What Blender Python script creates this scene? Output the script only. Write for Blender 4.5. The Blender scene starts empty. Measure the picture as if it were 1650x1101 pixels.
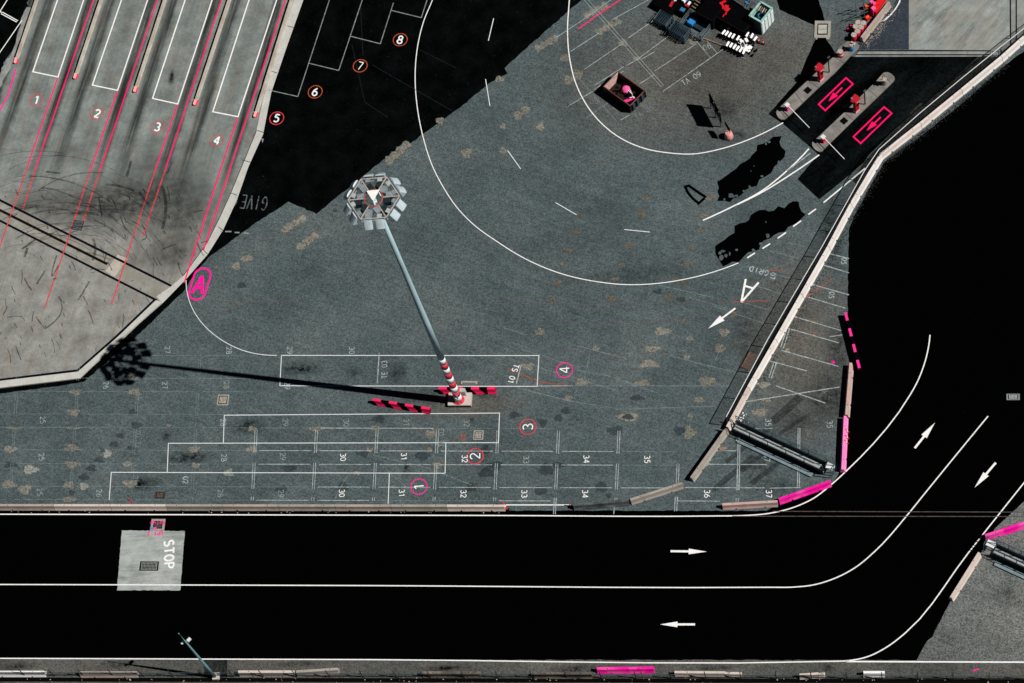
import bpy, bmesh, math, random
from mathutils import Vector, Matrix, geometry
random.seed(11)
R_ = math.radians
scene = bpy.context.scene
C = scene.collection

# ------------------------------------------------------------------ camera
W_PX, H_PX, F_PX = 1650.0, 1101.0, 4200.0
CX, CY = 825.0, 550.5
zc = Vector((-700.0, 1950.0, F_PX)).normalized()
xc = (Vector((1, 0, 0)) - zc * zc.x).normalized()
yc = zc.cross(xc)
ROT = Matrix((xc, yc, zc))                     # camera -> world
DIST = F_PX / 15.3
CAM = ROT @ Vector((0, 0, DIST))
cd = bpy.data.cameras.new('camera'); cam = bpy.data.objects.new('camera', cd); C.objects.link(cam)
cam.matrix_world = Matrix.Translation(CAM) @ ROT.to_4x4()
cd.sensor_width = 36; cd.lens = 36 * F_PX / W_PX; cd.clip_start = 1; cd.clip_end = 20000
scene.camera = cam

# ------------------------------------------------------------------ light
SUN_AZ, SUN_EL = R_(-11.0), R_(50.5)
w = bpy.data.worlds.new('World'); scene.world = w; w.use_nodes = True
wn = w.node_tree; wn.nodes.clear()
sky = wn.nodes.new('ShaderNodeTexSky'); sky.sky_type = 'NISHITA'; sky.sun_disc = False
sky.sun_elevation = SUN_EL; sky.sun_rotation = R_(90) - SUN_AZ
sky.altitude = 6000; sky.air_density = 0.18; sky.dust_density = 0.0; sky.ozone_density = 0.4
bg = wn.nodes.new('ShaderNodeBackground'); bg.inputs[1].default_value = 0.05
wo = wn.nodes.new('ShaderNodeOutputWorld')
wn.links.new(sky.outputs[0], bg.inputs[0]); wn.links.new(bg.outputs[0], wo.inputs[0])
sd = bpy.data.lights.new('sun', 'SUN'); sd.energy = 5.0; sd.angle = R_(0.3); sd.color = (1.0, 0.965, 0.92)
so = bpy.data.objects.new('sun', sd); C.objects.link(so)
sdir = Vector((math.cos(SUN_EL) * math.cos(SUN_AZ), math.cos(SUN_EL) * math.sin(SUN_AZ), math.sin(SUN_EL)))
so.rotation_euler = sdir.to_track_quat('Z', 'Y').to_euler(); so.location = (120, -20, 150)
scene.view_settings.view_transform = 'Standard'; scene.view_settings.look = 'None'
scene.view_settings.exposure = 0.0; scene.view_settings.gamma = 1.0

# ------------------------------------------------------------------ survey helpers: a sighting becomes a point on the ground
def L(px, py, z=0.0):
    d = ROT @ Vector((px - CX, -(py - CY), -F_PX))
    return CAM + d * ((z - CAM.z) / d.z)
def G(px, py):
    p = L(px, py); return Vector((p.x, p.y))
def ang(px, py, dx, dy):
    a = G(px, py); b = G(px + dx, py + dy); return math.atan2(b.y - a.y, b.x - a.x)
def gpts(pts): return [G(*p) for p in pts]
def smooth(pts, n=8, closed=False):
    P = [Vector(p) for p in pts]; N = len(P); out = []                 # cubic through the points, tangents weighted by chord length
    def tan(i):
        if closed: a, b, c = P[(i - 1) % N], P[i % N], P[(i + 1) % N]
        elif i == 0: return (P[1] - P[0]).normalized() if N < 3 else None
        elif i == N - 1: return None
        else: a, b, c = P[i - 1], P[i], P[i + 1]
        d0, d1 = (b - a).length, (c - b).length
        return ((b - a) / d0 * d1 + (c - b) / d1 * d0) / (d0 + d1)
    T = [tan(i) for i in range(N)]
    if not closed:
        for i, k in ((0, 1), (N - 1, N - 2)):
            if T[i] is None:
                ch = (P[1] - P[0]) if i == 0 else (P[N - 1] - P[N - 2]); ch = ch.normalized()
                T[i] = (2 * ch - T[k]) if T[k] is not None else ch
    for i in range(N if closed else N - 1):
        a, b = P[i], P[(i + 1) % N]; h = (b - a).length; ta, tb = T[i] * h, T[(i + 1) % N] * h
        for j in range(n):
            t = j / n; out.append(tuple(a * (2 * t ** 3 - 3 * t * t + 1) + ta * (t ** 3 - 2 * t * t + t) + b * (3 * t * t - 2 * t ** 3) + tb * (t ** 3 - t * t)))
    if not closed: out.append(tuple(pts[-1]))
    return out

# ------------------------------------------------------------------ materials
class NT:
    def __init__(s, name):
        s.m = bpy.data.materials.new(name); s.m.use_nodes = True; s.t = s.m.node_tree; s.t.nodes.clear()
        s.out = s.n('ShaderNodeOutputMaterial'); s.b = s.n('ShaderNodeBsdfPrincipled')
        s.l(s.b.outputs[0], s.out.inputs[0]); s.pos = s.n('ShaderNodeNewGeometry').outputs['Position']
    def n(s, k, **kw):
        nd = s.t.nodes.new(k)
        for a, v in kw.items(): setattr(nd, a, v)
        return nd
    def l(s, a, b): s.t.links.new(a, b)
    def put(s, v, sock):
        if hasattr(v, 'is_linked') or hasattr(v, 'links'): s.l(v, sock)
        else: sock.default_value = v
    def math(s, op, a, b=0.0, c=0.0, clamp=False):
        nd = s.n('ShaderNodeMath', operation=op, use_clamp=clamp)
        s.put(a, nd.inputs[0]); s.put(b, nd.inputs[1]); s.put(c, nd.inputs[2]); return nd.outputs[0]
    def vec(s, op, a, b):
        nd = s.n('ShaderNodeVectorMath', operation=op); s.put(a, nd.inputs[0]); s.put(b, nd.inputs[1])
        return nd.outputs['Value'] if op in ('DOT_PRODUCT', 'LENGTH', 'DISTANCE') else nd.outputs[0]
    def noise(s, scale, detail=3, vec=None, rough=0.55):
        nd = s.n('ShaderNodeTexNoise'); nd.inputs['Scale'].default_value = scale; nd.inputs['Detail'].default_value = detail
        nd.inputs['Roughness'].default_value = rough; s.l(vec or s.pos, nd.inputs['Vector']); return nd.outputs['Fac']
    def cells(s, scale, vec=None):
        nd = s.n('ShaderNodeTexVoronoi'); nd.inputs['Scale'].default_value = scale; s.l(vec or s.pos, nd.inputs['Vector'])
        sp = s.n('ShaderNodeSeparateColor'); s.l(nd.outputs['Color'], sp.inputs[0]); return sp.outputs[0]
    def rng(s, v, a, b, c, d, sm=False):
        nd = s.n('ShaderNodeMapRange', clamp=True)
        if sm: nd.interpolation_type = 'SMOOTHSTEP'
        s.put(v, nd.inputs[0])
        for i, q in enumerate((a, b, c, d)): nd.inputs[i + 1].default_value = q
        return nd.outputs[0]
    def mix(s, f, a, b, blend='MIX'):
        nd = s.n('ShaderNodeMix', data_type='RGBA', blend_type=blend); nd.clamp_factor = True
        s.put(f, nd.inputs[0])
        for v, i in ((a, 6), (b, 7)):
            if isinstance(v, tuple): v = (*v, 1.0) if len(v) == 3 else v
            s.put(v, nd.inputs[i])
        return nd.outputs[2]
    def scale(s, col, f):
        nd = s.n('ShaderNodeVectorMath', operation='SCALE')
        if isinstance(col, tuple): nd.inputs[0].default_value = col[:3]
        else: s.l(col, nd.inputs[0])
        s.put(f, nd.inputs[3]); return nd.outputs[0]
    def stretch(s, angle, sx, sy):
        nd = s.n('ShaderNodeMapping', vector_type='TEXTURE'); nd.inputs['Rotation'].default_value = (0, 0, angle)
        nd.inputs['Scale'].default_value = (sx, sy, 1); s.l(s.pos, nd.inputs[0]); return nd.outputs[0]
    def blob(s, c, rx, ry, rot=0.0):
        nd = s.n('ShaderNodeMapping', vector_type='TEXTURE'); nd.inputs['Location'].default_value = (c[0], c[1], 0)
        nd.inputs['Rotation'].default_value = (0, 0, rot); nd.inputs['Scale'].default_value = (rx, ry, 1000); s.l(s.pos, nd.inputs[0])
        return s.rng(s.vec('LENGTH', nd.outputs[0], (0, 0, 0)), 1.0, 0.0, 0.0, 1.0, True)
    def done(s, col, rough=0.85, spec=0.1, metal=0.0):
        if isinstance(col, tuple): col = (*col, 1.0) if len(col) == 3 else col
        s.put(col, s.b.inputs['Base Color']); s.b.inputs['Roughness'].default_value = rough
        s.b.inputs['Specular IOR Level'].default_value = spec; s.b.inputs['Metallic'].default_value = metal
        return s.m
M = {}
def simple(name, col, var=0.25, sc=3.0, rough=0.6, spec=0.2, metal=0.0, dirt=None):
    t = NT(name); n = t.noise(sc, 4)
    c = t.scale(tuple(col), t.rng(n, 0.25, 0.75, 1 - var, 1 + var))
    if dirt: c = t.mix(t.rng(t.noise(sc * 2.3, 6, rough=0.7), 0.52, 0.68, 0, dirt[1]), c, tuple(dirt[0]))
    M[name] = t.done(c, rough, spec, metal); return M[name]
def paint(name, col, wear=0.3, sc=2.2, soft=0.06, alpha=1.0):
    t = NT(name); a = t.noise(sc, 7, rough=0.72); b = t.noise(14.0, 2)
    k = t.rng(t.math('ADD', t.math('MULTIPLY', a, 0.7), t.math('MULTIPLY', b, 0.3)), wear - soft, wear + soft, 0.0, alpha)
    t.done(t.scale(tuple(col), t.rng(t.noise(6, 3), 0.3, 0.7, 0.85, 1.1)), 0.75, 0.1)
    tr = t.n('ShaderNodeBsdfTransparent'); mx = t.n('ShaderNodeMixShader')
    t.l(k, mx.inputs[0]); t.l(tr.outputs[0], mx.inputs[1]); t.l(t.b.outputs[0], mx.inputs[2]); t.l(mx.outputs[0], t.out.inputs[0])
    M[name] = t.m; return t.m

def make_paver(name, blue, warm, warm_spots, stains, amp=0.40):
    t = NT(name)
    warp = t.vec('ADD', t.pos, (0, 0, 0))
    c1 = t.cells(9.5); c2 = t.noise(16.0, 2, rough=.8); big = t.noise(0.11, 4); mid = t.noise(0.7, 5, rough=0.65)
    wsum = t.math('MULTIPLY', t.rng(big, 0.45, 0.68, 0, 1), 0.22)
    for (p, rx, ry) in warm_spots: wsum = t.math('MAXIMUM', wsum, t.blob(G(*p), rx, ry))
    col = t.mix(wsum, blue, warm)
    v = t.math('ADD', t.math('ADD', t.rng(c1, 0, 1, 1 - amp, 1 + amp), t.rng(c2, 0.3, 0.7, -0.24, 0.24)), t.rng(t.cells(4.6), 0, 1, -.05, .05))
    v = t.math('MULTIPLY', v, t.rng(mid, 0.3, 0.7, 0.90, 1.1)); v = t.math('MULTIPLY', v, t.rng(big, 0.3, 0.7, 0.74, 1.22))
    # pale scuffs left by turning tyres, and sparse dark specks
    rc = t.vec('DISTANCE', t.pos, (*G(1080, 60), 0))
    cmb = t.n('ShaderNodeCombineXYZ'); t.l(rc, cmb.inputs[0]); wv = t.noise(.9, 5, cmb.outputs[0], .6)
    v = t.math('MULTIPLY', v, t.rng(wv, .3, .7, .91, 1.10))
    sc = t.rng(t.noise(1.6, 7, t.stretch(R_(25), 2.2, 0.7), 0.75), 0.60, 0.72, 0.0, 0.8)
    where = t.math('ADD', t.math('MAXIMUM', t.blob(G(985, 375), 16, 8), t.blob(G(1240, 330), 10, 8, .7)), .22)
    sc = t.math('MULTIPLY', sc, where)
    v = t.math('MULTIPLY', v, t.rng(t.noise(1.1, 5, t.stretch(R_(-22), 7.0, .32), .65), .3, .7, .86, 1.15))
    v = t.math('ADD', v, sc)
    sp = t.rng(t.noise(3.4, 5, rough=0.8), 0.30, 0.24, 0.0, 0.75); v = t.math('MULTIPLY', v, t.math('SUBTRACT', 1.0, sp))
    if stains:
        tot = None; dn = t.noise(1.5, 6, rough=0.75)
        for (p, rx, ry, k) in stains:
            b = t.math('MULTIPLY', t.blob(G(*p), rx, ry), k); tot = b if tot is None else t.math('MAXIMUM', tot, b)
        tot = t.math('MULTIPLY', tot, t.rng(dn, 0.34, 0.62, 0.0, 1.25)); v = t.math('MULTIPLY', v, t.math('SUBTRACT', 1.0, tot, clamp=True))
    M[name] = t.done(t.scale(col, v), 0.9, 0.05)
make_paver('yard_paving', (0.070, 0.093, 0.098), (0.085, 0.083, 0.074),
    [((1130, 120), 24, 14), ((1250, 90), 12, 10), ((1290, 560), 9, 17), ((760, 655), 9, 2.2), ((1230, 90), 10, 8)],
    [((398, 687), 2.6, 1.3, .95), ((301, 738), 4.0, 1.1, 1.), ((228, 779), 3.0, 1.1, .95), ((482, 595), 3.6, 1.2, .9), ((268, 703), .6, .8, .9),
     ((640, 600), 1.6, 1.6, .8), ((571, 600), 1.2, .7, .8), ((654, 757), .5, 1.2, .9), ((760, 678), .6, .6, .9), ((1165, 178), 3.5, 2.5, .55),
     ((1185, 220), 2.5, 1.3, .7), ((1335, 640), 3.0, 3.8, .7), ((1220, 760), 3.0, 3.6, .55), ((1285, 680), 3, 2, .45), ((1350, 560), 1.8, 4.5, .7),
     ((1205, 545), 2.6, 8.0, .5), ((1340, 375), 2.0, 6.5, .75), ((780, 636), 1.8, .9, .8), ((690, 640), 3.5, 1.5, .5), ((1250, 785), 3, 1.6, .6),
     ((1000, 445), 11, 1.6, .45), ((880, 395), 8, 3, .25), ((1195, 690), 1.5, 2.2, .8)])
make_paver('verge_paving', (0.078, 0.080, 0.074), (0.090, 0.080, 0.068), [], [((185, 1072), 3.0, .6, .6), ((480, 1070), 3, .5, .8), ((715, 1077), 3.5, .5, .95), ((925, 1078), 3.5, .6, .95), ((1150, 1077), 3.5, .4, .8), ((1335, 1076), 1.0, .7, .9), ((30, 1074), 3, .6, .85)])
make_paver('corner_paving', (0.120, 0.130, 0.127), (0.122, 0.112, 0.099), [], [((1620, 960), 2, 2, .5), ((1600, 1040), 5, 2, .3)], 0.5)
make_paver('slate_paving', (0.030, 0.038, 0.050), (0.036, 0.040, 0.046), [], [], 0.3)
make_paver('light_repair', (0.155, 0.152, 0.130), (0.160, 0.138, 0.112), [], [], 0.5)
make_paver('brown_repair', (0.105, 0.095, 0.075), (0.12, 0.092, 0.066), [], [], 0.5)
make_paver('pale_repair', (0.20, 0.215, 0.20), (0.20, 0.20, 0.18), [], [], 0.4)
make_paver('dark_repair', (0.036, 0.048, 0.054), (0.038, 0.044, 0.046), [], [], 0.3)

# asphalt: almost black, with a few pale grains of grit
t = NT('asphalt')
g = t.rng(t.noise(5.0, 2, rough=0.9), 0.74, 0.80, 0.0, 0.10)
c = t.mix(t.math('MULTIPLY', g, t.rng(t.noise(.12, 3), .5, .62, 0, 1)), (0.0006, 0.0007, 0.0007), (0.5, 0.5, 0.5)); M['asphalt'] = t.done(c, 0.95, 0.0)
t = NT('lot_asphalt')
g = t.rng(t.noise(4.2, 3, rough=0.95), 0.655, 0.71, 0.0, 0.14)
c = t.mix(g, t.scale((0.0016, 0.0021, 0.0022), t.rng(t.noise(.5, 5), .35, .7, .4, 1.7)), (0.42, 0.45, 0.43)); M['lot_asphalt'] = t.done(c, 0.95, 0.0)
t = NT('lane_asphalt')
big = t.noise(0.35, 5, t.stretch(ang(1400, 180, -70, 60), 4, 1), .6)
c = t.scale((0.0022, 0.0030, 0.0032), t.rng(big, .38, .70, .25, 2.6))
c = t.scale(c, t.rng(t.cells(5.0), 0, 1, .6, 1.5)); M['lane_asphalt'] = t.done(c, 0.95, 0.0)
M['strip_asphalt'] = (lambda t: t.done(t.scale((0.020, 0.022, 0.021), t.math('MULTIPLY', t.rng(t.cells(5), 0, 1, .5, 1.5), t.rng(t.noise(.8, 6), .3, .7, .5, 1.4))), 0.95, 0.0))(NT('strip_asphalt'))

# concrete apron with oil and tyre tracks along each lane
LA = G(120, 130); LB = G(162.5, 0); LD = (LB - LA).normalized(); LN = Vector((LD.y, -LD.x))
PITCH = (G(410, 192) - LA).dot(LN) / 3.0
LANG = math.atan2(LD.y, LD.x)
t = NT('apron_concrete')
u = t.vec('DOT_PRODUCT', t.pos, (LN.x / PITCH, LN.y / PITCH, 0)); u = t.math('SUBTRACT', u, LA.dot(LN) / PITCH)
v = t.math('SUBTRACT', t.vec('DOT_PRODUCT', t.pos, (LD.x, LD.y, 0)), LA.dot(LD))
u = t.math('ADD', u, t.math('MULTIPLY', t.math('SUBTRACT', t.noise(0.25, 3), .5), .09))
f = t.math('FRACT', t.math('ADD', u, 10.0))
streak = t.noise(1.0, 5, t.stretch(LANG, 9.0, 0.35), 0.6)
def band(c, h): return t.rng(t.math('ABSOLUTE', t.math('SUBTRACT', f, c)), h, h * .25, 0, 1, True)
tr = t.math('MAXIMUM', t.math('MULTIPLY', band(.17, .13), .90), t.math('MULTIPLY', band(.84, .115), 1.0))
tr = t.math('MAXIMUM', tr, t.math('MULTIPLY', band(.53, .16), .22))
fade = t.rng(v, -17.0, -3.0, 0.0, 1.0, True)
tr = t.math('MULTIPLY', t.math('MULTIPLY', tr, fade), t.rng(streak, .28, .60, .35, 1.05))
mid = t.noise(.5, 6, rough=.65); fine = t.math('ADD', t.math('MULTIPLY', t.noise(11.0, 3, rough=.9), .6), t.math('MULTIPLY', t.noise(2.6, 5, rough=.75), .4))
base = t.mix(t.rng(v, -10, -19, 0, 1, True), (0.190, 0.216, 0.206), (0.238, 0.242, 0.226))
base = t.mix(t.rng(t.noise(.8, 5, t.stretch(LANG, 3.5, .8)), .50, .66, 0, .40), base, (0.21, 0.172, 0.137))
base = t.scale(base, t.math('MULTIPLY', t.rng(mid, .3, .7, .70, 1.22), t.rng(fine, .35, .65, .70, 1.30)))
base = t.scale(base, t.math('MULTIPLY', t.rng(t.noise(.9, 5, t.stretch(LANG, 12, .25), .7), .3, .7, .90, 1.09), t.rng(t.noise(.35, 6, rough=.7), .3, .7, .82, 1.16)))
for (p, rx, ry, k) in [((200, 330), 11, 5.5, .72), ((300, 350), 6, 6.5, .62), ((265, 290), 9, 7, .5), ((260, 410), 5, 4, .5), ((110, 330), 8, 4, .5), ((100, 250), 6, 3, .25), ((40, 330), 5, 3, .45), ((190, 420), 5, 1.5, .25), ((276, 128), .55, 1.2, .95), ((277, 120), .35, .8, 1.), ((290, 410), 3.5, 3, .35)]:
    base = t.scale(base, t.math('SUBTRACT', 1.0, t.math('MULTIPLY', t.math('MULTIPLY', t.blob(G(*p), rx, ry), k), t.rng(t.noise(1.3, 6, rough=.7), .3, .62, .45, 1.15)), clamp=True))
base = t.scale(base, t.math('SUBTRACT', 1.0, t.math('MULTIPLY', tr, .86), clamp=True))
dots = t.math('MAXIMUM', t.rng(t.noise(3.1, 4, t.stretch(R_(60), 1.6, .7), .8), .315, .26, 0, .85), t.rng(t.noise(7.0, 3, rough=.9), .27, .23, 0, .8))
base = t.scale(base, t.math('SUBTRACT', 1.0, dots)); M['apron_concrete'] = t.done(base, .85, .1)

def concrete(name, col, var=.25, tan=None, grime=.5, sc=1.0, streak=None):
    t = NT(name); c = t.scale(tuple(col), t.math('MULTIPLY', t.rng(t.noise(.9 * sc, 6, rough=.65), .3, .7, 1 - var, 1 + var), t.rng(t.noise(7 * sc, 3, rough=.8), .3, .7, .86, 1.14)))
    if tan: c = t.mix(t.rng(t.noise(.6 * sc, 4), .45, .65, 0, .8), c, tan)
    if streak is not None: c = t.scale(c, t.math('MULTIPLY', t.rng(t.noise(1.2, 6, t.stretch(streak, 4.5, .5), .7), .32, .55, .80, 1.05), t.rng(t.noise(.55, 5, t.stretch(streak, 3, .8), .7), .33, .48, .62, 1.0)))
    c = t.scale(c, t.rng(t.noise(1.7 * sc, 7, rough=.75), .30, .42, 1 - grime, 1.0)); M[name] = t.done(c, .85, .1); return M[name]
concrete('kerb_concrete', (.46, .46, .43), .12, None, .15)
concrete('divider_concrete', (.42, .39, .34), .15, (.34, .28, .22), .2)
concrete('strip_concrete', (.25, .245, .22), .25, (.22, .20, .17), .45)
concrete('wall_cream', (.66, .615, .58), .08, (.72, .69, .66), .18)
concrete('slab_concrete', (.33, .36, .345), .16, None, .4, streak=0.0)
concrete('island_concrete', (.20, .19, .175), .35, (.14, .13, .12), .35)
concrete('gate_concrete', (.235, .26, .248), .26, (.25, .24, .21), .35, sc=.6, streak=ang(1550, 40, -50, 55))
concrete('channel_concrete', (.22, .23, .225), .3, None, .6)
concrete('barrier_white', (.78, .77, .75), .06, None, .12)
concrete('barrier_cream', (.66, .57, .53), .10, (.72, .66, .62), .15)
concrete('barrier_tan', (.34, .285, .24), .2, (.40, .34, .30), .45)
concrete('barrier_grey', (.30, .27, .235), .2, (.36, .32, .28), .45)
concrete('barrier_dark', (.17, .13, .10), .5, (.06, .05, .045), .85)
concrete('barrier_pale', (.55, .47, .42), .12, None, .5)
concrete('barrier_rose', (.50, .33, .30), .2, (.42, .35, .32), .35)
concrete('barrier_pink', (.92, .22, .52), .12, (.93, .30, .56), .15)
concrete('barrier_magenta', (.90, .005, .33), .15, (.92, .12, .45), .15)
concrete('barrier_steel', (.055, .068, .070), .6, (.16, .17, .17), .8)
simple('band_red', (.86, .012, .10), .1); simple('band_pink', (.9, .03, .30), .15, dirt=((.1, .02, .03), .7)); simple('black_paint', (.002, .002, .0025), .3, spec=0)
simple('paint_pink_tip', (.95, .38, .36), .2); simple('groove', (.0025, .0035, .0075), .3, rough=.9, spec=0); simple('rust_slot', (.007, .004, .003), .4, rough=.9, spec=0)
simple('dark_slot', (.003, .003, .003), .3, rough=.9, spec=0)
simple('mast_steel', (.36, .50, .54), .12, sc=.6, rough=.55, spec=.2); simple('mast_red', (.66, .045, .07), .1); simple('mast_white', (.72, .78, .80), .06)
simple('frame_steel', (.40, .37, .34), .25, dirt=((.22, .10, .06), .8)); simple('ring_red', (.42, .07, .05), .2); simple('plate_white', (.78, .80, .78), .06)
simple('lamp_shell', (.40, .48, .52), .10, rough=.4, spec=.3); simple('gear_grey', (.20, .24, .26), .3, rough=.5); simple('lamp_glass', (.05, .06, .07), .1, rough=.2, spec=.5)
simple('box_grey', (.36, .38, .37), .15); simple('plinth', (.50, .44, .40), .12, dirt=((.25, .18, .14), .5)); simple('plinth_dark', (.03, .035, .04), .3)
simple('fence_dark', (.012, .020, .024), .2); simple('fence_teal', (.035, .085, .105), .2); simple('rail_white', (.62, .64, .64), .08); simple('post_pole', (.13, .27, .30), .1)
simple('kiosk_red', (.42, .008, .020), .12); simple('kiosk_pale', (.85, .38, .40), .1); simple('kiosk_blue', (.03, .25, .38), .1)
simple('pole_black', (.004, .004, .004), .3, spec=0); simple('cabinet_pink', (.88, .05, .25), .1); simple('cabinet_white', (.62, .66, .66), .06); simple('arm_white', (.82, .80, .82), .05)
simple('drum_red', (.55, .010, .055), .15, dirt=((.2, .03, .05), .4)); simple('drum_top', (.40, .36, .32), .35, sc=5, dirt=((.02, .02, .02), .9)); simple('white_plastic', (.80, .80, .79), .06)
simple('bin_blue', (.012, .26, .52), .1); simple('bin_green', (.10, .17, .14), .3); simple('rubbish', (.42, .33, .27), .5, sc=6); simple('rubbish_dark', (.05, .05, .05), .5, sc=6)
simple('skip_shaded_rust', (.016, .005, .004), .5, dirt=((.05, .016, .012), .5)); simple('skip_rim', (.16, .06, .05), .4); simple('skip_shaded_scrap', (.012, .006, .004), .6, sc=6); simple('skip_sunlit', (.62, .42, .38), .25, dirt=((.35, .05, .06), .8)); simple('skip_blue', (.025, .055, .075), .4)  # rust and scrap colours darkened to paint in the skip's inner shade
simple('timber', (.22, .15, .10), .3); simple('pink_bag', (.86, .10, .30), .25); simple('pink_dark', (.85, .03, .25), .2)
simple('cage_blue', (.012, .026, .036), .35); simple('cage_steel', (.085, .115, .13), .3); simple('tote_blue', (.02, .22, .55), .12); simple('red_sheet', (.62, .008, .012), .1)
simple('turquoise', (.28, .50, .45), .2, sc=2, dirt=((.16, .07, .03), .75)); simple('panel_white', (.72, .78, .77), .08, dirt=((.20, .40, .37), .6)); simple('hose_blue', (.02, .16, .30), .2)
simple('orange', (.82, .10, .02), .2); simple('pipe_rust', (.30, .18, .14), .3); simple('grate_light', (.38, .37, .33), .2); simple('grate_frame', (.30, .285, .25), .2)
simple('deck_light', (.40, .42, .42), .25, sc=2.5, dirt=((.14, .14, .14), .5)); simple('deck_blue', (.16, .22, .25), .25); simple('sack', (.58, .28, .25), .35, sc=5); simple('board_wood', (.115, .085, .065), .25)
paint('paint_white', (.78, .79, .78), .30); paint('paint_bold', (.80, .80, .79), .24); paint('paint_box', (.66, .70, .70), .33, soft=.09); paint('paint_worn', (.46, .53, .54), .45, soft=.14, alpha=.85); paint('paint_faint', (.30, .38, .40), .52, soft=.12, alpha=.6)
paint('paint_lot', (.34, .39, .38), .43, soft=.2, alpha=.85); paint('paint_pink', (.90, .005, .13), .30); paint('paint_magenta', (.92, .005, .29), .22); paint('paint_pink_worn', (.72, .05, .07), .43, soft=.10)
paint('paint_orange', (.34, .15, .05), .55, sc=1.0, soft=.14, alpha=.55); paint('ring_worn', (.72, .045, .075), .40, soft=.1); paint('ring_rust', (.42, .075, .03), .38, soft=.12); paint('tyre_mark', (.012, .014, .014), .50, sc=1.6, soft=.2, alpha=.8); paint('paint_blue', (.05, .25, .5), .3)
paint('stain_paint', (.014, .015, .015), .50, sc=1.6, soft=.2, alpha=.65)
paint('weed', (.22, .21, .18), .57, sc=1.6, soft=.05, alpha=.9)
# chain-link: a lattice of dark wire with real gaps
def chainlink(name, col, pitch=.10, wire=.24):
    t = NT(name); t.done(tuple(col), .6, .2); sp = t.n('ShaderNodeSeparateXYZ'); tc = t.n('ShaderNodeTexCoord'); t.l(tc.outputs['UV'], sp.inputs[0])
    a = t.math('FRACT', t.math('DIVIDE', t.math('ADD', sp.outputs[0], sp.outputs[1]), pitch)); b = t.math('FRACT', t.math('ADD', t.math('DIVIDE', t.math('SUBTRACT', sp.outputs[0], sp.outputs[1]), pitch), 500.0))
    k = t.math('MAXIMUM', t.math('LESS_THAN', a, wire), t.math('LESS_THAN', b, wire))
    tr = t.n('ShaderNodeBsdfTransparent'); mx = t.n('ShaderNodeMixShader'); t.l(k, mx.inputs[0]); t.l(tr.outputs[0], mx.inputs[1]); t.l(t.b.outputs[0], mx.inputs[2]); t.l(mx.outputs[0], t.out.inputs[0]); M[name] = t.m
chainlink('mesh_dark', (.012, .018, .020), .10, .17); chainlink('mesh_teal', (.03, .07, .085), .10, .13)

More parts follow.
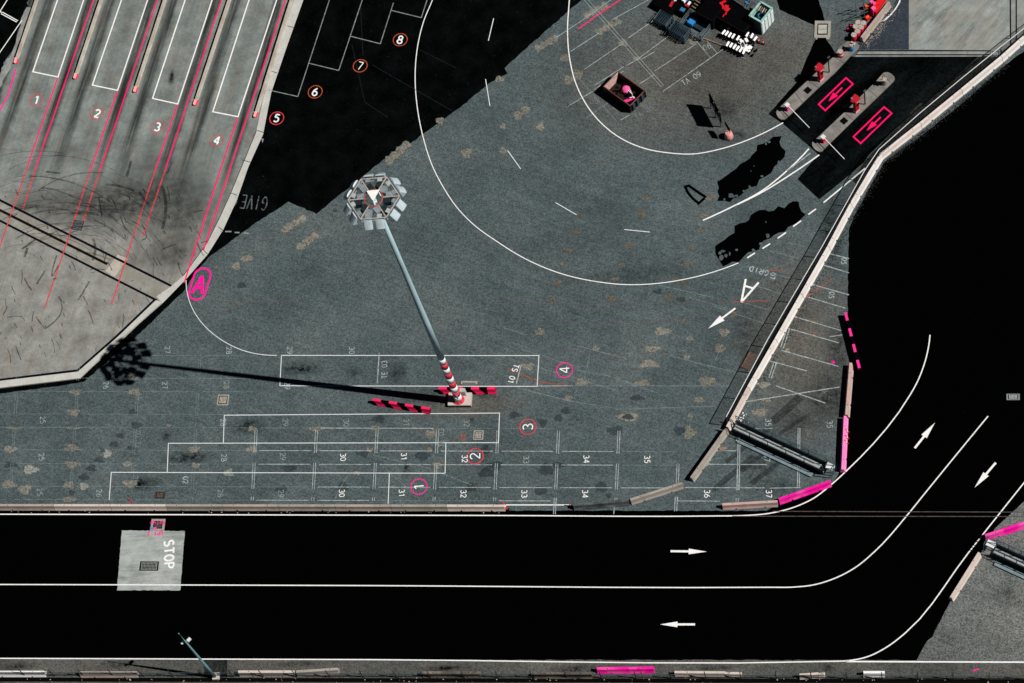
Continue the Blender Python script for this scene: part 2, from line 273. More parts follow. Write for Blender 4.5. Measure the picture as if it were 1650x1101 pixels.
# ------------------------------------------------------------------ mesh builder
class MB:
    def __init__(s): s.v = []; s.f = []; s.uv = None
    def add(s, vs, fs):
        o = len(s.v); s.v += [tuple(p) for p in vs]; s.f += [tuple(i + o for i in f) for f in fs]; return s
    def box(s, c, d, rz=0.0, m=None):
        q = [Vector((x * d[0] / 2, y * d[1] / 2, z * d[2] / 2)) for z in (-1, 1) for y in (-1, 1) for x in (-1, 1)]
        r = m if m is not None else Matrix.Rotation(rz, 3, 'Z')
        return s.add([r @ p + Vector(c) for p in q], [(0, 2, 3, 1), (4, 5, 7, 6), (0, 1, 5, 4), (2, 6, 7, 3), (0, 4, 6, 2), (1, 3, 7, 5)])
    def prism(s, poly, z0, z1):
        n = len(poly); b = [(p[0], p[1], z0) for p in poly] + [(p[0], p[1], z1) for p in poly]
        ar = sum(poly[i][0] * poly[(i + 1) % n][1] - poly[(i + 1) % n][0] * poly[i][1] for i in range(n))
        top = tuple(range(n, 2 * n)); bot = tuple(range(n - 1, -1, -1)); sides = [(i, (i + 1) % n, n + (i + 1) % n, n + i) for i in range(n)]
        fs = [top, bot] + sides
        if ar < 0: fs = [tuple(reversed(f)) for f in fs]
        return s.add(b, fs)
    def flat(s, poly, z):
        n = len(poly); ar = sum(poly[i][0] * poly[(i + 1) % n][1] - poly[(i + 1) % n][0] * poly[i][1] for i in range(n))
        return s.add([(p[0], p[1], z) for p in poly], [tuple(range(n)) if ar > 0 else tuple(range(n - 1, -1, -1))])
    def tube(s, p0, p1, r0, r1=None, n=10, caps=True):
        r1 = r0 if r1 is None else r1; p0 = Vector(p0); p1 = Vector(p1); q = (p1 - p0).to_track_quat('Z', 'Y')
        vs = [p + q @ Vector((r * math.cos(2 * math.pi * i / n), r * math.sin(2 * math.pi * i / n), 0)) for p, r in ((p0, r0), (p1, r1)) for i in range(n)]
        fs = [(i, (i + 1) % n, n + (i + 1) % n, n + i) for i in range(n)]
        if caps: fs += [tuple(range(n - 1, -1, -1)), tuple(range(n, 2 * n))]
        return s.add(vs, fs)
    def lathe(s, prof, n=14, c=(0, 0)):
        vs = [(c[0] + r * math.cos(2 * math.pi * i / n), c[1] + r * math.sin(2 * math.pi * i / n), z) for r, z in prof for i in range(n)]
        fs = [(k * n + i, k * n + (i + 1) % n, (k + 1) * n + (i + 1) % n, (k + 1) * n + i) for k in range(len(prof) - 1) for i in range(n)]
        fs += [tuple(range(n - 1, -1, -1)), tuple(range((len(prof) - 1) * n, len(prof) * n))]
        return s.add(vs, fs)
    def ribbon(s, pts, w, z, closed=False):
        n = len(pts); P = [Vector(p) for p in pts]; vs = []
        for i in range(n):
            a = P[(i - 1) % n] if (closed or i > 0) else P[i]; b = P[(i + 1) % n] if (closed or i < n - 1) else P[i]
            d1 = (P[i] - a); d2 = (b - P[i]); d1 = d1.normalized() if d1.length > 1e-9 else d2.normalized(); d2 = d2.normalized() if d2.length > 1e-9 else d1
            t_ = (d1 + d2); t_ = t_.normalized() if t_.length > 1e-6 else d1
            nn = Vector((-t_.y, t_.x)); k = w / 2 / max(.45, nn.dot(Vector((-d1.y, d1.x))))
            vs += [(*(P[i] + nn * k), z), (*(P[i] - nn * k), z)]
        fs = [(2 * i, 2 * i + 1, 2 * ((i + 1) % n) + 1, 2 * ((i + 1) % n)) for i in range(n if closed else n - 1)]
        return s.add(vs, fs)
    def uvq(s, quad, w, h):          # quad with UVs in metres (fence panels)
        if s.uv is None: s.uv = []
        s.add(quad, [(0, 1, 2, 3)]); s.uv += [(0, 0), (w, 0), (w, h), (0, h)]; return s
    def build(s, name, m, parent=None, smooth=False):
        me = bpy.data.meshes.new(name); me.from_pydata(s.v, [], s.f); me.update()
        if s.uv:
            l = me.uv_layers.new(name='UVMap')
            for i, q in enumerate(s.uv): l.data[i].uv = q
        me.materials.append(M[m] if isinstance(m, str) else m)
        if smooth:
            for p in me.polygons: p.use_smooth = len(p.vertices) <= 4
        o = bpy.data.objects.new(name, me); C.objects.link(o)
        if parent: o.parent = parent
        return o
def tag(o, label=None, cat=None, group=None, kind=None):
    for k, v in (('label', label), ('category', cat), ('group', group), ('kind', kind)):
        if v: o[k] = v
    return o
def thing(name, label, cat, loc=(0, 0, 0), rz=0.0, group=None):
    o = bpy.data.objects.new(name, None); C.objects.link(o); o.empty_display_size = .3
    o.location = (loc[0], loc[1], loc[2] if len(loc) > 2 else 0.0); o.rotation_euler = (0, 0, rz); return tag(o, label, cat, group)
def copy_tree(o, parent=None, loc=None, rz=None, label=None):
    c = o.copy(); C.objects.link(c); c.parent = parent
    if loc is not None: c.location = loc if len(loc) > 2 else (loc[0], loc[1], 0)
    if rz is not None: c.rotation_euler = (0, 0, rz)
    if label: c['label'] = label
    for ch in [q for q in KIDS.get(o.name, o.children)]: copy_tree(ch, c)
    return c
KIDS = {}
def struct(name, mb, m, parent=None):
    o = mb.build(name, m, parent)
    if parent is None: o['kind'] = 'structure'
    return o

# ------------------------------------------------------------------ ground and surfaces
def rough_edge(pts, amp=.25, step=.45, closed=True):
    P = gpts(pts); out = []; n = len(P)
    for i in range(n if closed else n - 1):
        a, b = P[i], P[(i + 1) % n]; d = b - a; k = max(1, int(d.length / step)); nn = Vector((-d.y, d.x)).normalized()
        for j in range(k): out.append(a + d * (j / k) + nn * (random.uniform(-amp, amp) if (j or amp > .3) else 0))
    return out
ground = struct('ground', MB().flat([(-4000, -4000), (4000, -4000), (4000, 4000), (-4000, 4000)], 0.0), 'yard_paving')

ROAD = [(-700, 823), (1235, 823), (1252, 814), (1340, 782), (1350, 766), (1358, 740), (1366, 660), (1372, 592), (1383, 586), (1366, 506), (1367.5, 372), (1375, 350), (1424, 262), (1490, 215), (1552, 165), (1620, 105), (1660, 75), (2600, -700), (2600, 60), (1650, 808), (1618, 838), (1603, 852), (1588, 880), (1565, 916), (1532, 968), (1519, 993), (1510, 1010), (1503, 1026), (1494, 1033), (1486, 1047), (1477, 1064), (-700, 1062)]
road = struct('road', MB().flat(rough_edge(ROAD, .05, .5), .008), 'asphalt')
verge = struct('verge', MB().flat(gpts([(-700, 1061), (2600, 1065), (2600, 1200), (-700, 1200)]), .004), 'verge_paving')
corner = struct('corner_yard', MB().flat(gpts([(1640, 780), (1600, 850), (1500, 1000), (1460, 1066.5), (2600, 1068), (2600, 700)]), .006), 'corner_paving')
struct('verge_patch', MB().flat(gpts([(329, 1063), (366, 1063.3), (366, 1092), (329, 1092)]), .010), 'strip_asphalt')
struct('drainage_channel', MB().flat(gpts([(-700, 1090.5), (2600, 1096.5), (2600, 1103), (-700, 1097.5)]), .012), 'dark_slot')

LOT = [(380, 330), (487, -8), (487, -300), (1100, -300), (950, -12), (925, 10), (820, 103), (813, 110), (818, 119), (806, 124), (790, 133), (742, 173), (662, 231), (653, 229), (510, 345), (465, 325), (408, 362), (395, 372), (335, 416), (310, 447), (296, 470), (217, 545), (135, 615.5), (109, 620), (0, 634.5), (-300, 668), (-300, 640), (0, 610), (128, 600), (250, 480), (300, 430)]
lot = struct('asphalt_lot', MB().flat(rough_edge(LOT, .06, .4), .006), 'lot_asphalt')
struct('side_road', MB().flat(rough_edge([(-300, -300), (85, -300), (47, -2), (42, 18), (36, 30), (34, 40), (27, 58), (23, 75), (10, 95), (3, 116), (0, 130), (-60, 250), (-300, 250)], .2, .5), .006), 'lot_asphalt')
apron = struct('apron', MB().flat(gpts([(-300, 655), (0, 624), (131, 608), (192, 553), (261, 487), (300, 450), (335, 410), (360, 370), (382, 322), (400, 270), (424, 217), (437, 150), (460, 82), (487, 0), (590, -300), (140, -300), (48, 0), (25, 75), (0, 140), (-100, 380)]), .014), 'apron_concrete')
slab = struct('road_slab', MB().flat(rough_edge([(196.3, 855), (298, 856), (290.5, 951.5), (188.5, 951.5)], .03, .25), .016), 'slab_concrete')
GATE_LANES = [(1377, 92), (1575, 91.5), (1553, 113), (1489, 168), (1484, 166), (1470, 178), (1462, 190), (1445, 206), (1400, 250), (1392, 262), (1356, 293), (1320, 321.5), (1285, 289), (1318, 249), (1305, 237), (1262, 200), (1238, 184), (1258, 166), (1300, 128), (1330, 100), (1345, 85)]
gate_lane = struct('gate_lane', MB().flat(gpts(GATE_LANES), .008), 'lane_asphalt')
struct('gate_shoulder', MB().flat(gpts([(1575, 91.5), (1620, 88), (1560, 135), (1480, 197), (1418, 250), (1393, 290), (1383, 300), (1374, 292), (1392, 262), (1445, 206), (1470, 178)]), .005), 'strip_asphalt')
gate_slab = struct('gate_slab', MB().flat(gpts([(1464.5, -60), (1464.5, 80), (1616, 82), (1640, 62), (1780, -60)]), .010), 'gate_concrete')
struct('slate_strip', MB().flat(gpts([(1440, -60), (1446, -5), (1440, 10), (1425, 27), (1384, 68), (1376, 80), (1464.5, 80), (1464.5, -60)]), .007), 'slate_paving')
tr_ = MB(); tr_.flat(gpts([(1384, 83), (1612, 83), (1604, 91.5), (1378, 91.5)]), .012); tr_.flat(gpts([(1628, -60), (1637, -60), (1637, 66), (1629, 74)]), .014)
drain = struct('drain_strip', tr_, 'channel_concrete')
gr = MB()
for q in ([(1378, 82.2), (1614, 82.2)], [(1380, 88.6), (1606, 88.6)], [(1627.5, -60), (1628.5, 76)], [(1637.5, -60), (1637.5, 66)]): gr.ribbon(gpts(q), .14, .018)
gr.build('groove', 'dark_slot', drain)
for i, (pts, amp) in enumerate([
    ([(1157, 324), (1156, 302), (1162, 286), (1185, 271), (1210, 257), (1216, 241), (1228, 230), (1246, 220), (1255, 221), (1262, 243), (1257, 262), (1250, 271), (1232, 283), (1218, 298), (1196, 312), (1168, 328)], .32),
    ([(1152, 397), (1175, 380), (1192, 360), (1232, 338), (1239, 341), (1287, 325), (1298, 346), (1270, 366), (1240, 385), (1214, 405), (1190, 423), (1165, 430), (1160, 421), (1153, 410)], .3),
    ([(1238, -60), (1318, -60), (1319, 0), (1329, 33), (1330, 60), (1312, 66), (1290, 120), (1262, 158), (1246, 178), (1238, 184), (1290, 130), (1300, 100), (1306, 66), (1313, 41), (1256, 16), (1242, 8)], .04)]):
    if i == 2: pts = [(1236, -60), (1318, -60), (1319, 0), (1329, 33), (1331, 62), (1345, 85), (1330, 100), (1260, 168), (1238, 184), (1286, 130), (1299, 96), (1313, 66), (1316, 50), (1313, 41), (1256, 16)]
    struct('asphalt_patch', MB().flat(rough_edge(pts, amp, .5), .009), 'asphalt')
struct('kerb_strip', MB().flat(rough_edge([(0, 120), (10, 96), (18, 88), (23, 75), (30, 52), (34, 30), (43, 12), (50, 12), (38, 60), (22, 100), (0, 142)], .15, .4), .020), 'channel_concrete')
# tar-outlined saw cut
struct('tar_outline', MB().ribbon(gpts([(1104, 301), (1110, 299.5), (1122, 308), (1137, 318), (1126, 328), (1116, 320), (1108, 310)]), .30, .010, True), 'asphalt')
# holes in the worn tar where the paving shows
ip = MB()
for (x, y, a, b) in [(1178, 316, 6, 4), (1187, 316, 3, 2), (1167, 322, 2, 2), (1199, 308, 3, 2), (1208, 301, 2, 2), (1239, 229, 3, 2), (1228, 284, 3, 2), (1234, 232, 2, 2), (1255, 262, 2, 3), (1162, 415, 4, 5), (1170, 412, 3, 3), (1160, 408, 3, 3), (1187, 403, 3, 2), (1228, 393, 6, 3), (1237, 380, 3, 4), (1176, 409, 2, 3), (1234, 358, 1, 2), (1214, 403, 3, 2), (1165, 405, 4, 2), (1210, 276, 1, 1), (1215, 268, 1, 1)]:
    ip.flat([G(x + a * math.cos(k * .63) * random.uniform(.6, 1.2), y + b * math.sin(k * .63) * random.uniform(.6, 1.2)) for k in range(10)], .016)
ip.build('bare_paving', 'yard_paving', bpy.data.objects['asphalt_patch'])

# kerb round the apron: low upstand with a clean shadow on its left
KO = [(-120, 640), (0, 626.5), (129, 611), (192, 550.5), (262, 489)]; KI = [(-120, 629), (0, 615.5), (126.5, 600.5), (189, 546), (252, 485.5)]
for i in range(len(KO) - 1):
    struct('kerb', MB().prism(gpts([KO[i], KO[i + 1], KI[i + 1], KI[i]]), .015, .24), 'kerb_concrete')
KO2 = [(262, 489), (300, 450), (335, 410), (360, 370), (382, 322), (400, 270), (424, 217), (437, 150), (460, 82), (489, 0), (540, -160)]
KI2 = [(252, 478), (277, 461), (296, 444), (333, 393), (352, 355), (370, 316), (389, 270), (413, 212), (424, 160), (448, 80), (474, 0), (525, -160)]
struct('kerb_band', MB().flat(gpts(KO2 + KI2[::-1]), .022), 'kerb_concrete')
for a, b in (((360, 372), (352, 366)), ((335, 410), (326, 402)), ((382, 315), (371, 311)), ((404, 262), (390, 258)), ((425, 214), (413, 210)), ((447, 118), (437, 115)), ((474, 45), (463, 42)), ((68, 601), (67, 616))): MB().ribbon(gpts([a, b]), .08, .027).build('joint', 'rubbish_dark', apron)
MB().ribbon(gpts(KI2[2:8]), .09, .026).build('kerb_joint', 'rubbish_dark', apron)
MB().flat(gpts([(-60, 296), (0, 325), (276, 462), (253, 483.5), (0, 354), (-60, 324)]), .020).build('drain_strip', 'strip_concrete', apron)
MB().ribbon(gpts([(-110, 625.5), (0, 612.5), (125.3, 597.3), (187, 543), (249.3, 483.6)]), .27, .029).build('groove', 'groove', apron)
gv = MB(); gv.ribbon(gpts([(-60, 294), (0, 323), (276, 461)]), .26, .028); gv.ribbon(gpts([(-60, 326), (0, 356), (253, 484.5)]), .24, .028); gv.build('groove', 'groove', apron)
MB().ribbon(gpts([(-60, 310), (0, 339), (173, 426)]), .30, .028).build('slot_drain', 'rust_slot', apron)
MB().flat(gpts([(170, 437), (190, 410), (206, 417), (185, 447)]), .024).build('repair_slab', 'divider_concrete', apron)
# lane dividers
ends = [(24.5, 104), (120.5, 129), (217, 150.5), (313.5, 171.5), (410.5, 191)]; tops = [(59.5, 0), (163.5, 0), (266, 0), (370, 0), (470, 0)]
DL = ['kerb left of lane 1 beside the black side road', 'kerb between lanes 1 and 2', 'kerb between lanes 2 and 3', 'kerb between lanes 3 and 4', 'kerb between lane 4 and the black lot']
for i, (e, tp) in enumerate(zip(ends, tops)):
    a = G(*e); b = G(*tp); d = (b - a).normalized(); ln = (b - a).length + 14
    o = thing('lane_divider', 'pale pink-tipped concrete ' + DL[i], 'lane divider', (a.x, a.y, 0), math.atan2(d.y, d.x), 'lane dividers on the concrete apron')
    mb = MB(); mb.prism([(.70, -.11), (ln, -.11), (ln, .11), (.70, .11)], .018, .30); mb.prism([(.75, -.24), (ln, -.24), (ln, -.115), (.75, -.115)], .018, .10); mb.build('kerb', 'divider_concrete', o)
    MB().prism([(.695, -.135)] + [(.02 + .135 * (1 - math.sin(k * .314)), -.135 * math.cos(k * .314)) for k in range(11)] + [(.695, .135)], .018, .34).build('painted_tip', 'paint_pink_tip', o)
    MB().prism([(.68, -.22), (.15, -.22), (.05, -.18), (.05, -.14), (.68, -.14)], .018, .20).build('painted_foot', 'band_red', o)
    if True:
        g2 = MB(); g2.ribbon([(.9 + k * .8, .31 + random.uniform(-.03, .03)) for k in range(int(ln / .8))], .26, .024); g2.build('shadow_gap', 'dark_slot', o)  # painted dark strip: the divider's cast shadow together with the gap

# ------------------------------------------------------------------ painted markings (children of the surface they lie on)
ZM = .034
def line(name, pts, w=.16, m='paint_white', parent=ground, z=ZM, sm=0, closed=False):
    p = smooth(pts, sm, closed) if sm else pts
    return MB().ribbon(gpts(p), w, z, closed).build(name, m, parent)
def lines(name, segs, w, m, parent, z=ZM, step=.0012):
    mb = MB()
    for i, s_ in enumerate(segs): mb.ribbon(gpts(s_), w, z + step * i)
    return mb.build(name, m, parent)
# road
line('edge_line', [(-60, 828.8), (400, 830), (800, 831), (1150, 831.8), (1200, 831), (1240, 827.5), (1288, 814.5), (1313, 802), (1338, 782.5), (1363, 760)] + [(1466, 637.5), (1478, 616), (1487, 594), (1494, 570), (1498, 546), (1498.5, 540)], .12, 'paint_bold', road, sm=5)
line('centre_line', [(-60, 942), (600, 944), (1238, 946.7), (1280, 946.3), (1310, 943), (1338, 935), (1378, 915), (1410.5, 888), (1465.5, 826), (1493, 792), (1592, 671)], .12, 'paint_bold', road, sm=5)
line('edge_line', [(-60, 1061), (600, 1063.3), (1340, 1066), (1363, 1065.3), (1398, 1058.5), (1430.5, 1042), (1458, 1021), (1560.5, 891), (1612, 826), (1680, 741)], .12, 'paint_bold', road, sm=5)
line('verge_line', [(1363, 1066.3), (1680, 1067.5)], .15, 'paint_white', verge)
def arrow(tail, tip, w=.20, head=.42, hw=.30, m='paint_bold', parent=road, name='direction_arrow', z=ZM):
    a = G(*tail); b = G(*tip); d = (b - a); n_ = d.length; d = d / n_; nn = Vector((-d.y, d.x)); hb = a + d * n_ * (1 - head)
    mb = MB(); mb.flat([a + nn * w / 2, a - nn * w / 2, hb - nn * w / 2, hb - nn * hw, b, hb + nn * hw, hb + nn * w / 2], z); return mb.build(name, m, parent)
arrow((1080.5, 888.5), (1139, 889.3), .22, .50, .30); arrow((1120, 1006.5), (1063.5, 1006.5), .22, .50, .30)
arrow((1474, 722.5), (1506.5, 681.5), .22, .54, .33); arrow((1604.5, 746), (1570.5, 786), .22, .54, .33)
gl = MB()
for a, b in (((1245, 824.3), (1700, 825.8)), ((1180, 832.2), (1700, 832.8))): gl.ribbon(gpts([a, b]), .09, .040)
gl.build('saw_cut', paint('cut_grey', (.085, .075, .065), .40, soft=.15), road)
# stroke lettering
def arc(cx, cy, rx, ry, a0, a1, n=9): return [(cx + rx * math.cos(R_(a0 + (a1 - a0) * i / n)), cy + ry * math.sin(R_(a0 + (a1 - a0) * i / n))) for i in range(n + 1)]
FONT = {'0': [arc(.3, .5, .26, .46, 0, 360, 18)], '1': [[(.12, .76), (.34, .96), (.34, .02)]], '2': [arc(.3, .70, .25, .26, 165, -20, 8) + [(.06, .04), (.56, .04)]],
 '3': [arc(.28, .73, .25, .23, 140, -80, 8) + arc(.28, .27, .28, .24, 85, -145, 9)], '4': [[(.46, .02), (.46, .97), (.04, .28), (.60, .28)]],
 '5': [[(.54, .96), (.14, .96), (.10, .56)] + arc(.28, .33, .27, .29, 115, -140, 9)], '6': [arc(.3, .30, .25, .27, 0, 360, 14), [(.06, .36), (.14, .66), (.44, .97)]],
 '7': [[(.05, .96), (.56, .96), (.24, .02)]], '8': [arc(.3, .73, .21, .23, 0, 360, 14), arc(.3, .26, .26, .24, 0, 360, 14)], '9': [arc(.3, .70, .25, .27, 0, 360, 14), [(.54, .64), (.46, .34), (.16, .03)]],
 'A': [[(.02, .02), (.30, .97), (.58, .02)], [(.12, .33), (.48, .33)]], 'T': [[(.02, .96), (.58, .96)], [(.30, .96), (.30, .02)]], 'E': [[(.54, .96), (.08, .96), (.08, .04), (.54, .04)], [(.08, .52), (.46, .52)]],
 'S': [arc(.3, .73, .24, .23, 35, 265, 9) + arc(.3, .27, .25, .24, 90, -145, 9)], 'O': [arc(.3, .5, .27, .46, 0, 360, 18)], 'P': [[(.08, .02), (.08, .96), (.30, .96)] + arc(.30, .72, .25, .24, 90, -90, 8) + [(.08, .48)]],
 'G': [arc(.32, .5, .27, .46, 50, 330, 12) + [(.56, .46), (.36, .46)]], 'I': [[(.3, .96), (.3, .02)]], 'V': [[(.04, .97), (.30, .03), (.56, .97)]], 'R': [[(.08, .02), (.08, .96), (.30, .96)] + arc(.30, .72, .25, .24, 90, -90, 8) + [(.08, .48)], [(.28, .48), (.56, .02)]],
 'D': [[(.08, .04), (.08, .96), (.24, .96)] + arc(.24, .5, .31, .46, 90, -90, 10) + [(.08, .04)]], 'N': [[(.06, .02), (.06, .97), (.54, .03), (.54, .98)]], '.': [[(.26, .02), (.34, .02)]], ' ': [], 'C': [arc(.32, .5, .27, .46, 45, 315, 12)],
 'a': [arc(.28, .30, .20, .27, 0, 360, 12), [(.50, .58), (.50, .03)]], 'l': [[(.3, .98), (.3, .03)]], 'v': [[(.08, .60), (.3, .03), (.52, .60)]], 'e': [[(.08, .32), (.52, .32)] + arc(.3, .32, .22, .28, 0, 310, 12)]}
def text(s, x, y, h, dirn, m='paint_white', parent=ground, w=.10, name='bay_number', asp=1.0, slant=0.0, z=ZM + .008, up=None):
    a = ang(x, y, *dirn); c = G(x, y); adv = .74; tot = adv * (len(s) - 1) + .6; mb = MB()
    ca, sa = math.cos(a), math.sin(a)
    if up is not None:
        au = ang(x, y, *up); ux, uy = math.cos(au), math.sin(au)
    else: ux, uy = -sa, ca
    zz = z
    for i, ch in enumerate(s):
        for st in FONT[ch]:
            pts = []
            for (px, py) in st:
                lx = (px + adv * i - tot / 2) * h * asp; ly = (py - .5) * h; lx += ly * slant
                pts.append((c.x + lx * ca + ly * ux, c.y + lx * sa + ly * uy))
            run = [Vector(pts[0])]
            for k in range(1, len(pts)):
                run.append(Vector(pts[k]))
                last = k == len(pts) - 1
                if not last:
                    d0 = run[-1] - run[-2]; d1 = Vector(pts[k + 1]) - run[-1]
                    sharp = d0.length > 1e-6 and d1.length > 1e-6 and d0.angle(d1) > 1.0
                if last or sharp: mb.ribbon(run, w, zz); zz += .0015; run = [run[-1]]
    return mb.build(name, m, parent)
CW, CCW = (.06, 10), (-.06, -10)     # reading down the picture / up the picture
text('STOP', 272.5, 893.5, 1.05, CW, 'paint_bold', slab, .20, 'lettering', 1.05)
text('GPT 3', 251, 859.5, .46, (-10, 0), 'paint_magenta', slab, .08, 'lettering', 1.0)
text('GIVE', 409.5, 327, 1.75, (-10, -.9), 'paint_faint', lot, .13, 'lettering', .62, up=(-2.2, 10))
MB().flat(gpts([(423, 231), (421, 223), (425.5, 224)]), .03).build('painted_triangle', 'paint_lot', lot)
lines('dash', [[(355, 373), (359, 373)], [(363, 373.5), (373, 373.5)], [(378, 375), (386, 375.3)], [(393, 376), (401, 376.5)]], .16, 'paint_lot', lot)
# lot bays and numbers
lines('bay_line', [[(431, 145), (480, 156)], [(480, 156), (531, 0)], [(496.5, 102), (546, 114)], [(546, 114), (584, 0)], [(563.5, 58.5), (613, 71)], [(613, 71), (634, 5)], [(630, 17), (679, 29)], [(679, 29), (690, -5)]], .10, 'paint_lot', lot)
lines('worn_line', [[(581, 10), (585, 90)], [(567, 72), (588, 165)], [(588, 165), (625, 190)], [(675, 80), (735, 110)], [(600, 105), (730, 180)]], .08, paint('lot_faint', (.018, .024, .026), .45, soft=.2, alpha=.7), lot)
def circled(s, x, y, r, h, dirn, ring, num, parent, w=.13, wr=.10, up=None, label=None, asp=1.0):
    ctr = G(x, y); o = MB().ribbon([(ctr.x + r * math.cos(k * math.pi / 24), ctr.y + r * math.sin(k * math.pi / 24)) for k in range(48)], wr, ZM + .004, True).build('circled_number', ring, parent)
    if label: o['label'] = label
    text(s, x, y, h, dirn, num, o, w, 'numeral', asp, up=up, z=ZM + .016)
UP = (4.3, -13)
for s, x, y, rg in (('5', 446, 191, 'ring_worn'), ('6', 508, 148.5, 'ring_rust'), ('7', 580.5, 106.5, 'ring_rust'), ('8', 645, 64.5, 'ring_rust')):
    circled(s, x, y, .80, 1.02, (10, 2.2), rg, 'paint_white', lot, .17 if s in '568' else .11, .10, UP, 'worn red ring round a white ' + s, 1.0)
for s, x, y in (('1', 59.5, 161.5), ('2', 157, 183.5), ('3', 254, 205), ('4', 349.5, 226.5)):
    circled(s, x, y, .76, 1.05, (10, 2.2), 'ring_worn', 'paint_bold', apron, .19, .07, UP, 'thin pink ring round a bold white ' + s, 1.0)
for s, x, y, rg in (('1', 675, 784.5, 'paint_magenta'), ('2', 765.5, 735.5, 'ring_worn'), ('3', 850.5, 688.5, 'ring_worn'), ('4', 909.5, 597, 'paint_magenta')):
    circled(s, x, y, .85, 1.08, CCW, rg, 'paint_bold', ground, .115, .095, None, 'pink ring round a white %s lying on its side' % s, 1.1)
# apron boxes and pink lines
for q in ([(93, 0), (53, 116), (93.5, 124.5), (135, 0)], [(196, 0), (149, 137.5), (189.5, 146), (238, 0)], [(298.5, 0), (246, 159), (286.5, 168), (342, 0)], [(401.5, 0), (343, 180.5), (383.5, 188.5), (446, 0)]):
    a, b, c_, d_ = q; ea = (a[0] + (a[0] - b[0]) * 1.2, a[1] + (a[1] - b[1]) * 1.2); ed = (d_[0] + (d_[0] - c_[0]) * 1.2, d_[1] + (d_[1] - c_[1]) * 1.2)
    line('bay_outline', [ea, b, c_, ed], .15, 'paint_bold', apron)
PK = [[(93, 126), (44, 270)], [(150.5, 0), (58, 270)], [(189, 148), (146, 275)], [(253.5, 0), (161, 275)], [(285.5, 170), (250, 275)], [(357, 0), (266, 275)], [(383, 190), (355, 275)], [(460, 0), (370, 275)]]
PK = [[(p[0][0] + (p[0][0] - p[1][0]) * (.4 if p[0][1] == 0 else 0), p[0][1] + (p[0][1] - p[1][1]) * (.4 if p[0][1] == 0 else 0)), p[1]] for p in PK]
for p in PK: line('lane_line', p, .15, 'paint_pink', apron)
for p in ([(355, 275), (297, 456)], [(370, 275), (328, 404)]): line('lane_line', p, .16, 'paint_pink', apron)
for p in ([(44, 270), (17, 348), (0, 398)], [(58, 270), (37, 338)], [(146, 275), (110, 385), (72, 497)], [(161, 275), (132, 365)], [(250, 275), (180, 490)], [(266, 275), (230, 382)]): line('lane_line', p, .14, 'paint_pink_worn', apron)
line('lane_line', [(25.5, 111), (19, 135), (11, 157), (0, 178), (-12, 195)], .17, 'paint_magenta', apron, sm=4)
# side road lines
lines('side_line', [[(17, -8), (-5, 27)], [(35.5, 33), (-5, 92)], [(4, 20), (29, 34)], [(2, 22.5), (27, 36)], [(-4, 15), (3, 21)]], .11, 'paint_white', bpy.data.objects['side_road'])
# A in a lozenge
cA = G(322, 458); au = ang(322, 458, 7.5, -24); dU = Vector((math.cos(au), math.sin(au))); dV = Vector((dU.y, -dU.x)); loz = []
for k in range(32):
    th = k * math.pi / 16; e_ = dU * (1.95 - .95) * (1 if math.sin(th) >= 0 else -1) + dU * .95 * math.sin(th) + dV * .95 * math.cos(th); loz.append(cA + e_ * .98)
loz_o = MB().ribbon(loz, .20, ZM + .002, True).build('letter_lozenge', 'paint_magenta', ground); loz_o['label'] = 'pink letter A inside a slanted pink lozenge'
text('A', 322, 459, 2.25, (10, .6), 'paint_magenta', loz_o, .34, 'letter', .9, up=(7.5, -24), z=ZM + .01)
# roundabout curves on the yard
line('curve_line', [(716, -60), (697, 0), (683, 34), (673, 75), (669, 120), (672, 170), (682, 222), (699, 273), (715, 303), (735, 333), (764, 363), (800, 389), (841, 414.5), (882, 433.5), (915, 444.5), (960, 454), (1008, 459), (1060, 457), (1110, 449), (1155, 437), (1190, 424)], .10, 'paint_bold', ground, sm=5)
line('curve_line', [(921, -60), (917.5, 0), (914.5, 50), (918, 95), (928, 135), (943, 166), (967, 197), (1000, 223), (1040, 240), (1080, 247), (1117, 248.5), (1155, 242), (1205, 226), (1262, 198)], .115, 'paint_bold', ground, sm=5)
for a, b in (((795.5, 30), (787, 66)), ((782.5, 128), (789.5, 171)), ((818, 243), (839, 272.5)), ((895.5, 327), (929, 346.5)), ((1006, 370.3), (1047, 374.3))): line('dash', [a, b], .09, 'paint_box', ground)
line('merge_line', [(1132.5, 355.5), (1185, 331), (1226, 309), (1262, 281), (1303.5, 240)], .15, 'paint_bold', ground, sm=4)
line('merge_line', [(1188, 330), (1230, 309), (1272, 283), (1320, 250)], .15, 'paint_bold', ground, sm=4, z=ZM + .004)
line('merge_line', [(1268, 276), (1306, 247)], .12, 'paint_worn', ground)
for a, b in (((1204, 416), (1216.5, 408)), ((1228.5, 401), (1241, 393)), ((1253, 384.5), (1266.5, 375)), ((1278, 365.5), (1291, 356)), ((1302.5, 346), (1315, 337))): line('dash', [a, b], .15, 'paint_bold', ground)
line('dash', [(1327, 327), (1394, 271.5)], .15, 'paint_bold', ground)
line('guide_curve', [(300, 452), (303, 478), (313, 503), (332, 528), (360, 550), (390, 564.5), (420, 571.5), (446, 573)], .08, 'paint_box', ground, sm=5)
# queueing boxes
lines('queue_box', [[(453.5, 573), (868.5, 573.4), (865.5, 623), (451, 622), (453.7, 572)]], .085, 'paint_box', ground)
lines('queue_box', [[(360, 714), (361.5, 669.5), (805, 666), (803, 713.7)]], .085, 'paint_box', ground)
lines('queue_box', [[(269.5, 762), (271.5, 714.7), (803, 713.7)], [(718.5, 713.6), (717.3, 763)]], .085, 'paint_box', ground, ZM + .003)
lines('queue_box', [[(176, 806), (179.5, 761.5), (717.3, 763)], [(627.5, 763), (625.5, 812)]], .085, 'paint_box', ground, ZM + .006)
lines('queue_box', [[(866, 622.5), (923, 622)]], .105, 'paint_worn', ground)
